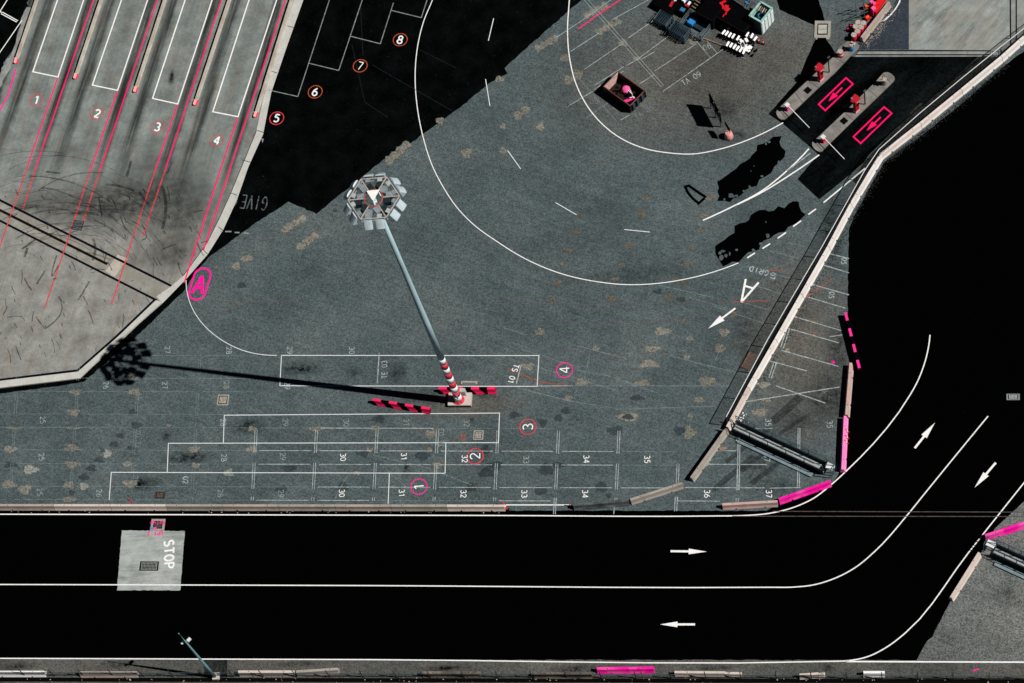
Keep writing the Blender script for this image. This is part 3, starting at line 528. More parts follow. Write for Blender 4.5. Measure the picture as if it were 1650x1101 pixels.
# bay grid
ROWS = [573, 609.5, 631, 667.5, 689, 725.5, 747.5, 784, 805.5]
def rowy(y, x): return y + (x - 100) * .0026
def colx(k, y): return 17 + 97.62 * k + (785 - y) * (.064 - .0018 * k)
def lin(segs, w, mat_, dz=-.008): return lines('bay_line', segs, w, mat_, ground, ZM + dz, 0)
wa, wb = [], []
for r, y in enumerate(ROWS):
    for k in range(-1, 12):
        x0, x1 = colx(k, y) + 7, colx(k + 1, y) - 7
        if y < 600 and not (2 <= k <= 3): continue
        if y < 640 and (k < 0 or k > 3): continue
        if y == 667.5 and k > 3: continue
        if y == 689 and k > 8: continue
        if y < 640 and k < 1 and y != 631: continue
        if x1 > 1150 and y < 790 and y > 700: continue
        if x0 > 870 and 790 < y: continue
        (wa if (x0 > 330 and y > 700 or y == 689 and 5 <= k <= 6) and random.random() < .75 else wb).append([(x0, rowy(y, x0)), (x1, rowy(y, x1))])
lin(wa, .09, 'paint_worn'); lin(wb, .075, 'paint_faint')
wa, wb = [], []
for k in range(0, 13):
    for (ya, yb) in ((787, 751), (729, 692), (671, 634), (613, 577), (752, 745), (806, 800)):
        if yb < 640 and k > 3: continue
        if yb < 600 and k > 6: continue
        if ya < 740 and k > 10: continue
        if ya > 800 and (k < 3): continue
        for o_ in (-1.7, 1.7):
            q = [(colx(k, ya) + o_, ya + k * .25), (colx(k, yb) + o_, yb + k * .25)]
            (wa if k >= 4 and ya > 700 else wb).append(q)
lin(wa, .08, 'paint_worn', -.004); lin(wb, .07, 'paint_faint', -.004)
lin([[(1150, 726.5), (1186, 727)], [(1138, 748.5), (1236, 749)], [(1104, 786), (1232, 786.5)], [(1090, 807.5), (1160, 808)], [(1189.5, 700), (1188, 790)], [(1192.5, 700), (1191, 790)], [(1088, 801), (1087, 824)], [(1091.5, 801), (1090.5, 824)], [(1286, 690), (1285, 785)], [(1289, 690), (1288, 785)], [(1205, 691), (1245, 691)], [(1240, 787), (1290, 786)], [(893, 804), (892, 829)], [(896, 804), (895, 829)], [(990, 815), (989, 829)]], .09, 'paint_worn', .0)
lin([[(815, 814), (919, 814)]], .12, 'paint_white', .0)
WHITE = [('25', 64, 793), ('28', 355.5, 795), ('29', 453, 796), ('30', 551, 795), ('31', 647.5, 795), ('32', 747, 796), ('33', 845, 796), ('34', 943, 796), ('36', 1139.5, 796), ('29', 456, 736), ('30', 553, 737), ('31', 651, 736), ('32', 749, 739.5), ('34', 945, 740), ('35', 1043, 740.5), ('29', 460, 681), ('30', 558, 682), ('31', 655, 681), ('32', 752, 682), ('28', 365, 621), ('37', 1239, 796)]
FAINT = [('26', 160, 795), ('25', 67, 737), ('28', 361, 738), ('33', 848, 741), ('25', 69, 677), ('28', 360, 681), ('26', 171, 621), ('27', 266, 621), ('29', 463, 622), ('27', 270, 564), ('28', 369, 565), ('29', 467, 565), ('30', 567, 565), ('37', 1236, 738), ('35', 1238, 681), ('35', 1337, 684), ('36', 1141, 745)]
for s, x, y in WHITE: text(s, x, y, .60, CW, 'paint_white' if y > 735 and x > 540 else 'paint_lot', ground, .078, asp=1.05)
for s, x, y in FAINT: text(s, x, y, .60, CW, 'paint_worn', ground, .075, asp=1.05)
for s, x, y, m_ in (('TE 03', 619.5, 596, 'paint_worn'), ('TE.03', 711, 706, 'paint_lot'), ('TE 01', 226, 649, 'paint_faint'), ('TE 02', 223, 708, 'paint_faint'), ('TE 03', 218, 764, 'paint_faint')): text(s, x, y, .60, CCW, m_, ground, .082, 'row_lettering', .95)
text('02', 299, 774, .60, CW, 'paint_worn', ground, .10, 'row_lettering'); text('TS 01', 827.5, 603, .62, (-3.5, 10), 'paint_white', ground, .09, 'row_lettering', 1.0)
text('03', 746, 705, .5, (3, 10), 'ring_rust', ground, .08, 'row_lettering')
lines('tick_line', [[(611, 569), (608, 618)], [(840, 588), (832, 619)]], .12, 'paint_worn', ground)
# oblique faint bay lines of the older layout
OB = [[(840, 563), (870, 572), (905, 584), (935, 592)], [(862, 591), (893, 600), (937, 613)], [(937, 613), (992, 629)], [(930, 597), (980, 606), (1060, 634)], [(930, 557), (1010, 579)], [(1070, 570), (1130, 587), (1215, 607)], [(1090, 567), (1107, 564.5)], [(835, 626), (915, 646), (990, 658)], [(840, 626), (923, 648)], [(810, 528), (848, 540)], [(1110, 479), (1180, 500)], [(1190, 508), (1260, 530)], [(600, 733), (690, 755), (760, 782)], [(660, 790), (625, 760)], [(540, 803), (560, 766)], [(925, 643), (931, 622)], [(941, 616), (950, 570)], [(1150, 588), (1163, 555)], [(1115, 670), (1110, 690)], [(992, 660), (1150, 655)], [(905, 622), (1180, 622.5)], [(1060, 460), (1150, 480)], [(515, 650), (545, 630), (560, 622)]]
lines('worn_line', OB, .10, 'paint_faint', ground, ZM - .010)
RB = [[(1335, 408.5), (1368, 417)], [(1323.5, 426.5), (1368, 440)], [(1306, 458), (1368, 475.5)], [(1293, 476.5), (1362, 497)], [(1278, 510), (1355, 533)], [(1270, 529.5), (1352, 553)], [(1259, 565), (1352, 591)], [(1240, 582), (1300, 598)], [(1200, 648), (1353, 624)], [(1250, 622), (1330, 650)], [(1337, 543), (1357, 540)], [(1268, 530), (1258, 560)], [(1272, 531), (1262, 562)], [(1251, 585), (1243, 610)], [(1247, 584), (1239, 609)]]
lines('bay_line', RB, .11, 'paint_worn', ground, ZM - .008)
lines('bay_line', [[(1240, 440), (1300, 456)], [(1215, 460), (1300, 486)], [(1240, 405), (1290, 418)], [(1270, 391), (1305, 400)], [(1195, 487), (1250, 503)], [(1150, 494), (1180, 503)]], .10, 'paint_faint', ground, ZM - .008)
for s, x, y in (('05', 1360, 421), ('05', 1340, 476), ('07', 1245, 445)): text(s, x, y, .55, (-1.5, 10), 'paint_worn', ground, .10)
lines('letter', [[(1194.5, 487.5), (1201.7, 450)], [(1194.5, 487.5), (1222.5, 455.5)], [(1200, 461), (1215, 465.5)]], .22, 'paint_bold', ground, ZM + .001)
arrow((1185, 497), (1141, 530), .20, .52, .38, 'paint_bold', ground)
text('GRID', 1223, 437, .62, (-10, -2.7), 'paint_worn', ground, .13, 'row_lettering', 1.2)
# north bay grid
NB = [[(896, 61), (946, 28)], [(920, 83), (965, 54)], [(985, 33), (1045, 0)], [(1012, 62), (1058, 30)], [(958, 138), (1005, 108)], [(1008, 107), (1026, 97), (1078, 58)], [(1034, 96), (1054, 84)], [(1055, 115), (1122, 71)], [(1068, 148), (1165, 80)], [(915, 172), (955, 148)], [(1000, 194), (1014, 186)], [(942, 112), (1004, 70)], [(957, 145), (1005, 115)], [(1030, 136), (1054, 121)], [(946, 28), (985, 0)]]
lines('bay_line', NB, .085, 'paint_worn', ground); lines('bay_line', [[(941, 0), (1065, 140)], [(947.5, 0), (1069, 138)], [(1111, 54), (1145, 94)], [(1137.5, 64), (1155, 86)]], .085, 'paint_lot', ground, ZM + .004)
lines('worn_line', [[(933, 127), (998, 201)], [(945, 190), (1000, 152)]], .10, 'paint_faint', ground, ZM - .004)
for s, x, y, m_, d_ in (('TA 09', 1114, 127, 'paint_worn', (10, -5.6)), ('TA 05', 1037.5, 181, 'paint_faint', (10, -5.6)), ('06', 1139, 76, 'paint_white', (10, -5.0)), ('0', 1113.5, 52, 'paint_white', (10, -5)), ('05', 957, 164, 'paint_faint', (10, -3))): text(s, x, y, .72, d_, 'paint_lot' if m_ == 'paint_white' else m_, ground, .085, 'row_lettering', .9)
line('survey_line', [(1000, 0), (965, 23), (932, 47)], .13, 'paint_pink', ground); line('survey_line', [(932, 47), (893, 74)], .10, 'paint_orange', ground)
# chalk and survey lines, orange and worn
OR = [[(335, 432), (372, 432), (390, 432)], [(393, 379), (480, 380), (640, 382)], [(318, 481), (330, 497), (362, 501), (385, 493), (410, 478)], [(738, 540), (790, 577), (835, 604), (880, 618), (925, 619)], [(690, 510), (738, 540)], [(628, 680), (712, 705), (772, 723)], [(612, 715), (670, 732)], [(694, 739), (764, 760)], [(588, 735), (597, 696)], [(553, 790), (570, 752)], [(767, 792), (776, 772)], [(684, 730), (693, 708)], [(787, 724), (796, 702)], [(870, 555), (930, 568), (1000, 572), (1080, 572), (1140, 570), (1200, 545)], [(1232, 600), (1368, 455)], [(1140, 620), (1180, 612)], [(800, 484), (900, 490), (1050, 490), (1180, 487)], [(860, 505), (900, 515), (1060, 520), (1180, 500)], [(800, 715), (850, 745)], [(880, 765), (920, 775)], [(975, 775), (983, 757)], [(480, 710), (540, 690)], [(335, 484), (420, 486), (480, 485)]]
lines('survey_line', [smooth(s_, 4) for s_ in OR], .07, 'paint_orange', ground, ZM - .003)
lines('survey_line', [smooth([(820, 593), (850, 608), (875, 616.5), (912, 619)], 4), smooth([(1290, 485), (1318, 466), (1340, 450)], 4), [(1236, 437), (1262, 435)], [(1180, 487), (1240, 485)], smooth([(1308, 541), (1313, 538), (1318, 536)], 2)], .07, 'ring_rust', ground, ZM - .001)
lines('survey_line', [[(1568, 1081), (1577, 1078)], [(1568, 1081.5), (1570, 1079)]], .12, 'paint_magenta', verge, ZM)
MB().flat(gpts([(1340, 582), (1345, 582), (1345, 586), (1340, 586)]), ZM).build('paint_spot', 'paint_magenta', ground)
# pink gate boxes
def c5(x, y): return (1230 + x / 6.117, 80 + y / 6.117)
for q, a, b, h_ in (([(815, 281), (883, 342), (610, 603), (545, 541)], (778, 377), (640, 513), .52), ([(1190, 568), (1265, 630), (960, 926), (888, 862)], (1157, 667), (1017, 803), .56)):
    MB().ribbon(gpts([c5(*p) for p in q]), .17, ZM, True).build('bay_outline', 'paint_pink', gate_lane); arrow(c5(*a), c5(*b), .17, h_, .34, 'paint_pink', gate_lane)
lines('edge_line', [smooth([(1434, 12), (1412, 35), (1385, 64)], 4), [(1451, 3), (1436, 24), (1412, 40)]], .10, paint('edge_worn', (.45, .45, .43), .42, soft=.12, alpha=.8), bpy.data.objects['slate_strip'])
line('edge_line', [(1452, -6), (1448, 6), (1437, 22), (1424, 34)], .13, 'paint_white', bpy.data.objects['slate_strip'], sm=4, z=ZM + .003)

# repaired paving patches: jagged block outlines
def blobmesh(mb, x, y, w_, h_, z):
    n = 26; ph = random.random() * 6; out = []
    for k in range(n):
        th = 2 * math.pi * k / n; r = 1 + .16 * math.sin(3 * th + ph) + random.uniform(-.14, .14)
        p = G(x + w_ / 2 * math.cos(th) * r, y + h_ / 2 * math.sin(th) * r); out.append(p)
    st = []
    for k in range(n):                                     # stepped like paving blocks
        a, b = out[k], out[(k + 1) % n]; st += [a, Vector((b.x, a.y)) if k % 2 else Vector((a.x, b.y))]
    mb.flat(out if min(w_, h_) < 6 else st, z)
LIGHT = [(709, 195, 12, 14), (752, 246, 17, 15), (810, 204, 10, 10), (1004, 70, 14, 12), (910, 94, 14, 12), (932, 120, 15, 16), (916, 129, 15, 15), (835, 186, 15, 14), (847, 177, 15, 12), (871, 204, 12, 12), (811, 243, 13, 9), (964, 265, 8, 6), (1116, 67, 15, 11), (805, 128, 14, 9), (1025, 95, 13, 8), (402, 416, 10, 10), (381, 429, 12, 12), (1055, 291, 9, 5), (1041, 320, 16, 8), (1034, 344, 16, 13), (1146, 319, 20, 9), (929, 372, 18, 10), (1014, 397, 18, 11), (916, 404, 13, 9), (907, 426, 12, 9), (1000, 427, 14, 7), (1105, 425, 24, 8), (1135, 349, 14, 7), (1129, 371, 14, 7), (1115, 399, 18, 7), (991, 450, 14, 7), (1102, 455, 16, 8), (1087, 451, 14, 7), (899, 456, 14, 11), (890, 481, 12, 10), (985, 482, 20, 10), (1079, 477, 17, 11), (1067, 534, 27, 12), (870, 535, 16, 11), (1105, 517, 12, 7), (1167, 536, 16, 13), (1182, 506, 12, 12), (935, 347, 10, 7), (217, 607, 18, 10), (122, 632, 20, 9), (217, 632, 20, 11), (119, 665, 21, 11), (24, 690, 26, 4), (117, 690, 22, 4), (16, 724, 22, 11), (117, 722, 24, 11), (116, 749, 24, 11), (206, 748, 17, 9), (14, 781, 24, 11), (40, 789, 20, 16), (111, 782, 18, 11), (210, 779, 24, 12), (111, 805, 22, 8), (312, 724, 20, 9), (316, 750, 12, 8), (272, 686, 10, 4), (406, 724, 18, 10), (509, 691, 26, 7), (605, 690, 20, 7), (695, 700, 17, 14), (575, 763, 12, 8), (705, 750, 16, 11), (692, 725, 10, 7), (596, 725, 10, 7), (407, 691, 14, 8), (511, 725, 8, 5), (701, 691, 16, 4), (960, 561, 12, 9), (1050, 562, 26, 9), (1160, 561, 18, 15), (1047, 587, 32, 12), (851, 591, 22, 12), (937, 616, 22, 12), (1035, 617, 25, 11), (1139, 614, 26, 15), (1127, 645, 17, 9), (917, 642, 12, 10), (1012, 672, 36, 14), (1111, 697, 20, 19), (1112, 670, 8, 8), (1107, 576, 12, 8), (1111, 546, 12, 7), (1230, 620, 22, 10), (1225, 665, 26, 13), (1235, 645, 16, 8), (1310, 520, 18, 10), (1268, 565, 9, 8), (395, 417, 14, 9)]
PALE = [(49, 757, 24, 14), (135, 784, 13, 12), (369, 762, 15, 12), (172, 731, 14, 14)]
DARK = [(214, 664, 14, 8), (220, 685, 20, 9), (194, 702, 15, 9), (184, 716, 15, 10), (166, 727, 8, 6), (160, 741, 16, 9), (147, 755, 16, 10), (136, 769, 17, 11), (212, 722, 16, 7), (17, 749, 20, 10), (116, 794, 10, 8), (466, 755, 24, 10), (454, 789, 20, 11), (552, 784, 15, 14), (610, 675, 20, 12), (585, 731, 20, 11), (682, 735, 24, 13), (759, 786, 15, 13), (782, 725, 16, 15), (797, 750, 24, 13), (784, 762, 24, 15), (1027, 641, 22, 9), (992, 694, 26, 15), (1095, 694, 17, 14), (881, 757, 22, 19), (900, 750, 18, 10), (871, 791, 20, 15), (969, 785, 18, 15), (875, 681, 14, 13), (911, 662, 14, 11), (900, 674, 14, 11), (802, 751, 12, 13), (981, 799, 10, 9), (830, 669, 18, 10), (1012, 672, 18, 9), (1098, 483, 16, 8), (540, 340, 8, 5), (390, 460, 14, 10), (1060, 470, 14, 8)]
mb = MB()
def brown(q): return q[0] > 860 and 255 < q[1] < 530
for i, q in enumerate(LIGHT):
    if not brown(q): blobmesh(mb, *q, .012 + i * .00005)
for (x0, y0, x1, y1, wd) in ((628, 258, 655, 234, 15), (868, 78, 893, 62, 13), (946, 24, 974, 10, 13), (966, 51, 995, 35, 13), (460, 370, 487, 352, 13), (484, 398, 507, 380, 13)):
    for k in range(4): blobmesh(mb, x0 + (x1 - x0) * k / 3, y0 + (y1 - y0) * k / 3, wd, wd * .85, .0175 + k * .0002)
mb.build('paving_patch', 'light_repair', ground); mb = MB()
for i, q in enumerate(LIGHT):
    if brown(q): blobmesh(mb, q[0], q[1], q[2] * .9, q[3] * .85, .012 + i * .00005)
mb.build('paving_patch', 'brown_repair', ground); mb = MB()
for i, q in enumerate(PALE): blobmesh(mb, *q, .0195 + i * .0002)
mb.build('paving_patch', 'pale_repair', ground); mb = MB()
for i, q in enumerate(DARK): blobmesh(mb, *q, .0215 + i * .00005)
mb.build('paving_patch', 'dark_repair', ground)
mb = MB()
for i, q in enumerate([(1278, 577, 8, 16), (1300, 601, 22, 8), (1322, 590, 8, 30), (1304, 518, 20, 16), (1312, 700, 26, 14), (1300, 690, 16, 10), (1285, 520, 10, 22), (1240, 645, 20, 8), (1308, 776, 18, 8), (1330, 640, 16, 30), (1222, 668, 24, 12), (1290, 735, 10, 6)]): blobmesh(mb, *q, .0105 + i * .0004)
mb.build('dust_patch', 'weed', ground)
# tyre marks
mb = MB(); zz = .0300
def inside_apron(x, y): return y < 600 - max(0, x - 120) * .93 and x < 415 - (y - 215) * .33
for i in range(150):                                   # short scrubs
    x = random.uniform(-5, 330); y = random.uniform(300, 590)
    if not inside_apron(x, y): continue
    ln = random.choice([4, 5, 6, 8, 10, 16, 24]); a0 = random.choice([R_(-72), R_(-66), R_(-60), R_(-80), R_(-105), R_(15)]) + random.uniform(-.2, .2); cv = random.uniform(-.012, .012); pts = []; px, py = x, y
    for k in range(6): pts.append((px, py)); px += math.cos(a0) * ln / 5; py -= math.sin(a0) * ln / 5; a0 += cv * ln / 2
    mb.ribbon(gpts(pts), random.uniform(.05, .15), zz); zz += .0003
tag(mb.build('tyre_marks', 'tyre_mark', apron), kind='stuff')
mb = MB(); zz = .062
for i in range(85):                                    # families of turning arcs
    cx0, cy0 = random.gauss(95, 45), random.gauss(455, 28); rx = random.uniform(85, 215); ry = rx * random.uniform(.72, .95); t0 = R_(random.uniform(15, 95)); t1 = t0 + R_(random.uniform(12, 55))
    pts = [(cx0 + rx * math.cos(t0 + (t1 - t0) * k / 14), cy0 - ry * math.sin(t0 + (t1 - t0) * k / 14)) for k in range(15)]
    pts = [p for p in pts if inside_apron(*p) and p[1] < 420]
    if len(pts) > 3: mb.ribbon(gpts(pts), random.choice([.05, .05, .07, .09, .16]), zz); zz += .0003
tag(mb.build('tyre_marks', paint('tyre_faint', (.02, .024, .024), .49, sc=1.8, soft=.16, alpha=.5), apron), kind='stuff')
mb = MB(); zz = .095
for (pts, w_) in (([(172, 298), (200, 302), (217, 308)], .25), ([(75, 277), (98, 280)], .2), ([(36, 402), (60, 385)], .25), ([(127, 484), (145, 454)], .2), ([(150, 385), (154, 400), (150, 420)], .3), ([(95, 478), (100, 488), (74, 530)], .16), ([(60, 458), (73, 437)], .2), ([(262, 300), (268, 335), (262, 370)], .35), ([(225, 310), (240, 330)], .3), ([(160, 320), (165, 350)], .15), ([(212, 260), (205, 285)], .3), ([(278, 262), (270, 280)], .2), ([(45, 400), (40, 415)], .3), ([(95, 428), (85, 445), (92, 412)], .15)): mb.ribbon(gpts(smooth(pts, 4)), w_, zz); zz += .0004
tag(mb.build('tyre_marks', 'tyre_mark', apron), kind='stuff')
mb = MB(); zz = .026
for pts, w_ in (([(1245, 680), (1290, 640)], .9), ([(1170, 745), (1240, 690)], .5), ([(1150, 790), (1215, 735)], .6), ([(1210, 780), (1275, 730)], .5), ([(1255, 700), (1300, 670)], .4), ([(1195, 760), (1250, 715)], .4)): mb.ribbon(gpts(pts), w_, zz); zz += .0003
tag(mb.build('tyre_marks', 'stain_paint', ground), kind='stuff')

# ------------------------------------------------------------------ covers and grates
def cover(x, y, w_, d_, rz, label, m_frame='grate_frame', m_in='grate_light', bars=True, name='manhole_cover', z=.045, split=0, inner='dark_slot'):
    c = G(x, y); o = thing(name, label, 'drain cover' if 'grate' in name else 'manhole cover', (c.x, c.y, 0), rz)
    fr = .80 if m_in == 'dark_slot' else (.64 if bars else .54); MB().box((0, 0, z / 2), (w_, d_, z)).build('frame', m_frame, o); MB().box((0, 0, z / 2 + .006), (w_ * (.84 if fr > .7 else fr + .12), d_ * (.84 if fr > .7 else fr + .12), z)).build('rebate', inner, o)
    b = MB(); iw, id_ = w_ * fr, d_ * fr
    if bars:
        n = max(3, int(iw / .14)); k_ = max(3, int(id_ / .14))
        for i in range(n): b.box((-iw / 2 + iw * (i + .5) / n, 0, z / 2 + .014), (iw / n * .42, id_, z))
        for i in range(k_): b.box((0, -id_ / 2 + id_ * (i + .5) / k_, z / 2 + .011), (iw, id_ / k_ * .40, z))
    else:
        s_ = max(1, split)
        for i in range(s_): b.box((0, -id_ / 2 + id_ * (i + .5) / s_, z / 2 + .012), (iw, id_ / s_ * .93, z))
    b.build('grating' if bars else 'lid', m_in, o); return o
RX = ang(500, 700, 10, 0)
cover(359.5, 645, 1.25, 1.25, RX, 'square pale grid manhole cover in the yard, left of the queueing boxes')
cover(771, 701.5, 1.05, 1.05, RX, 'square pale framed grid cover inside the right end of the white box')
cover(258, 798.5, 1.15, .80, RX, 'brown grated drain cover close to the long row of barriers', 'rubbish_dark', 'board_wood', name='drain_grate')
cover(240.5, 912.5, 2.0, 1.02, RX, 'dark two-leaf iron grate set in the pale STOP slab', 'dark_slot', 'dark_slot', name='drain_grate', z=.05, inner='slab_concrete')
gx = cover(125.5, 363.5, 1.15, 1.15, LANG, 'tilted iron grate in the concrete apron crossed by a pink line', 'dark_slot', 'dark_slot', name='drain_grate', z=.055, inner='gear_grey')
cover(1632.5, 640, 1.32, .68, RX, 'small pale grate alone in the black road at the right edge', 'gear_grey', 'box_grey', name='drain_grate', z=.04)
vb = cover(254.5, 846, 1.5, 1.3, RX, 'small stone-framed valve box with pink writing above the STOP slab', 'grate_frame', 'rubbish_dark', False, name='valve_box', z=.04)
text('Valve', 254.5, 843.5, .44, (-10, 0), 'paint_magenta', vb, .065, 'lettering', 1.05, z=.075); wv = bpy.data.objects['lettering.003'] if 'lettering.003' in bpy.data.objects else None
MB().box((-.25, -.42, .06), (.36, .26, .02)).build('pink_lid', 'cabinet_pink', vb); MB().box((-.62, -.40, .06), (.34, .22, .02)).build('blue_lid', 'bin_blue', vb)
for ch in vb.children:
    if ch.name.startswith('lettering'):           # written in world coordinates: keep it in place under its box
        ch.matrix_parent_inverse = (Matrix.Translation(vb.location) @ Matrix.Rotation(RX, 4, 'Z')).inverted()
pad = cover(1325.5, 48, 1.75, 2.15, RX - .03, 'large pale concrete chamber pad with a two-leaf steel lid', 'grate_frame', 'grate_light', False, 'chamber_cover', .10, 2)
for sx in (-1, 1): MB().box((sx * .62, -1.13, .05), (.34 if sx > 0 else .18, .3, .09)).build('foot', 'grate_frame', pad)
cover(1604, 87, 1.0, .9, RX, 'pale inspection pit lid half hidden behind the white barrier wall', 'gear_grey', 'box_grey', False, 'inspection_pit', .05)
o = thing('service_pit', 'low tan concrete pit edge behind the striped mast barrier', 'pit', (*G(756, 618), 0), RX); MB().box((0, .05, .05), (1.75, .36, .1)).build('frame', 'grate_frame', o); MB().box((0, -.02, .06), (1.4, .12, .1)).build('slot', 'rubbish_dark', o)

# ------------------------------------------------------------------ barriers
PROF = [(.31, 0), (.31, .08), (.19, .34), (.125, .86), (-.125, .86), (-.19, .34), (-.31, .08), (-.31, 0)]
SLOT = [(.26, .19), (.258, .20), (.19, .34), (.125, .86), (-.125, .86), (-.19, .34), (-.258, .20), (-.26, .19)]
def extrude(mb, prof, x0, x1, sc=1.0, shear=0.0, taper=0.0):
    n = len(prof); vs = [(x + shear * (.86 - z) * sc, y * sc, z * sc - (taper if e else 0)) for e, x in enumerate((x0, x1)) for (y, z) in prof]
    mb.add(vs, [tuple(range(n)), tuple(range(2 * n - 1, n - 1, -1))] + [(i, n + i, n + (i + 1) % n, (i + 1) % n) for i in range(n)])
def barrier(p0, p1, m, label, group, sc=1.0, broken=0, holes=True):
    a = L(*p0, .42 * sc); b = L(*p1, .42 * sc); d = Vector((b.x - a.x, b.y - a.y)); ln = d.length - .05; cx_, cy_ = (a.x + b.x) / 2, (a.y + b.y) / 2
    o = thing('concrete_barrier', label, 'barrier', (cx_, cy_, 0), math.atan2(d.y, d.x), group); mb = MB(); h = ln / 2
    cuts = [-h, -h * .56, -h * .49, h * .49, h * .56, h]
    for i in range(5): extrude(mb, SLOT if i in (1, 3) else PROF, cuts[i] + (.001 if i else 0), cuts[i + 1], sc)
    if broken:                                     # knocked-off, crumbled end
        for v_ in range(len(mb.v)):
            x, y, z = mb.v[v_]
            if x * broken > h * .55: mb.v[v_] = (x - broken * random.uniform(0, .25), y * random.uniform(.75, 1.1), z * random.uniform(.65, 1.0))
    mb.build('body', m, o)
    if holes:
        for s_ in (-.62, .62): MB().lathe([(.05, .861 * sc), (.05, .866 * sc)], 8, (h * s_, random.uniform(-.03, .03))).build('pin_hole', 'dark_slot', o)
    return o
def c7(x, y): return (1150 + x / 3.672, 400 + y / 3.672)
xs = [-3, 88, 179, 269, 360, 449.5, 541, 631, 720.5, 814]
ORD = ['leftmost', 'second from the left', 'third from the left', 'fourth from the left', 'fifth, in the middle', 'fourth from the right end', 'third from the right end', 'second from the right end', 'last at the right end']
RM = ['barrier_dark', 'barrier_pale', 'barrier_cream', 'barrier_tan', 'barrier_dark', 'barrier_pale', 'barrier_tan', 'barrier_grey', 'barrier_cream']
RM = ['barrier_tan', 'barrier_pale', 'barrier_pale', 'barrier_grey', 'barrier_tan', 'barrier_grey', 'barrier_tan', 'barrier_grey', 'barrier_pale']
for i in range(9): barrier((xs[i], 816.5 + i * .12), (xs[i + 1], 816.6 + i * .12), RM[i], 'weathered barrier in the long row along the yard edge, ' + ORD[i], 'barriers in the long row between yard and road')
barrier((924, 816.5), (1014, 808.5), 'barrier_steel', 'dark glossy scraped barrier joining the end of the road-edge line', 'barriers closing off the yard corner')
barrier((1016, 808), (1100.5, 781), 'barrier_grey', 'tan barrier set diagonally between the dark scraped one and the wall', 'barriers closing off the yard corner')
barrier((1164, 815.5), (1253.5, 810.5), 'barrier_rose', 'brownish barrier lying along the road left of the bright pink one', 'barriers along the road bend')
barrier((1255, 807.5), (1339, 778), 'barrier_magenta', 'bright pink barrier at the foot of the caged walkway by the bend', 'barriers along the road bend')
barrier((1358, 759.5), (1362, 672.5), 'barrier_pink', 'pale pink barrier with red markers leaning on it beside the bend', 'barriers along the road bend')
barrier((1364, 671.5), (1371, 587), 'barrier_rose', 'rosy tan barrier between the pale pink and the pink-black striped barrier', 'barriers along the road bend')
barrier((1587, 865.5), (1672, 838), 'barrier_magenta', 'bright pink barrier at the right edge above the second walkway', 'barriers along the outer bend')
barrier((1578, 892.5), (1532, 966), 'barrier_pale', 'peach barrier slanting beside the corner paving below the second walkway', 'barriers along the outer bend')
barrier((-20, 1085), (73, 1085), 'barrier_white', 'clean white barrier at the bottom left corner beside the fence', 'barriers spaced along the bottom fence')
barrier((129, 1086), (222, 1086), 'barrier_tan', 'tan barrier left of the street lamp along the bottom fence', 'barriers spaced along the bottom fence')
barrier((385, 1084.5), (476, 1084.5), 'barrier_pale', 'pale peach barrier right of the street lamp along the bottom fence', 'barriers spaced along the bottom fence')
barrier((478, 1084.5), (546, 1080), 'barrier_grey', 'short skewed barrier touching the pale peach one by the fence', 'barriers spaced along the bottom fence')
barrier((681, 1086), (774, 1086), 'barrier_dark', 'dark stained barrier near the middle of the bottom fence, the left of two', 'barriers spaced along the bottom fence')
barrier((861, 1087.5), (954, 1087.5), 'barrier_dark', 'dark stained barrier just left of the pink one at the bottom fence', 'barriers spaced along the bottom fence')
barrier((962, 1079.5), (1054, 1078.5), 'barrier_magenta', 'bright pink barrier on the verge by the bottom fence', 'barriers spaced along the bottom fence')
barrier((1087, 1085), (1197, 1086), 'barrier_pale', 'long pale barrier with a chipped right end by the bottom fence', 'barriers spaced along the bottom fence', .95, 1)
barrier((1288, 1089.5), (1330, 1086.5), 'barrier_pale', 'broken stub of a barrier leaning against the bottom fence', 'barriers spaced along the bottom fence', .9, 1, False)
barrier((1391, 1085.5), (1426, 1085.5), 'barrier_white', 'short clean white barrier block by the bottom fence', 'barriers spaced along the bottom fence', 1.0, 0, False)
barrier((1388, 64), (1433, 6), 'barrier_tan', 'tan barrier behind the red drums at the head of the left island', 'barrier by the drums')
WALL = [(1705, 20), (1650, 62), (1613.5, 95), (1549, 148), (1483, 202), (1419, 252), (1371, 332), (1335, 400.5), (1291.5, 477), (1250, 550), (1206, 627)]
WL = ['at the top right corner', 'second from the top right', 'third from the top right, chipped', 'fourth from the top right beside the second gate lane', 'just above the bend in the wall', 'just below the bend in the wall', 'beside the dashed white line', 'beside the paper-white lane arrow and letter A', 'beside the leaning brown board', 'last white one before the caged walkway']
for i in range(len(WALL) - 1): barrier(WALL[i], WALL[i + 1], 'wall_cream' if i not in (3, 4) else 'barrier_cream', 'whitewashed barrier of the fenced wall, ' + WL[i], 'whitewashed barriers of the fenced wall', 1.02)
barrier((1206, 627), (1172, 691), 'barrier_pale', 'bare concrete barrier where the caged walkway meets the wall', 'bare concrete barriers at the wall foot')
barrier((1171, 693), (1114, 773), 'barrier_grey', 'bare concrete barrier pointing down to the yard corner below the walkway', 'bare concrete barriers at the wall foot')
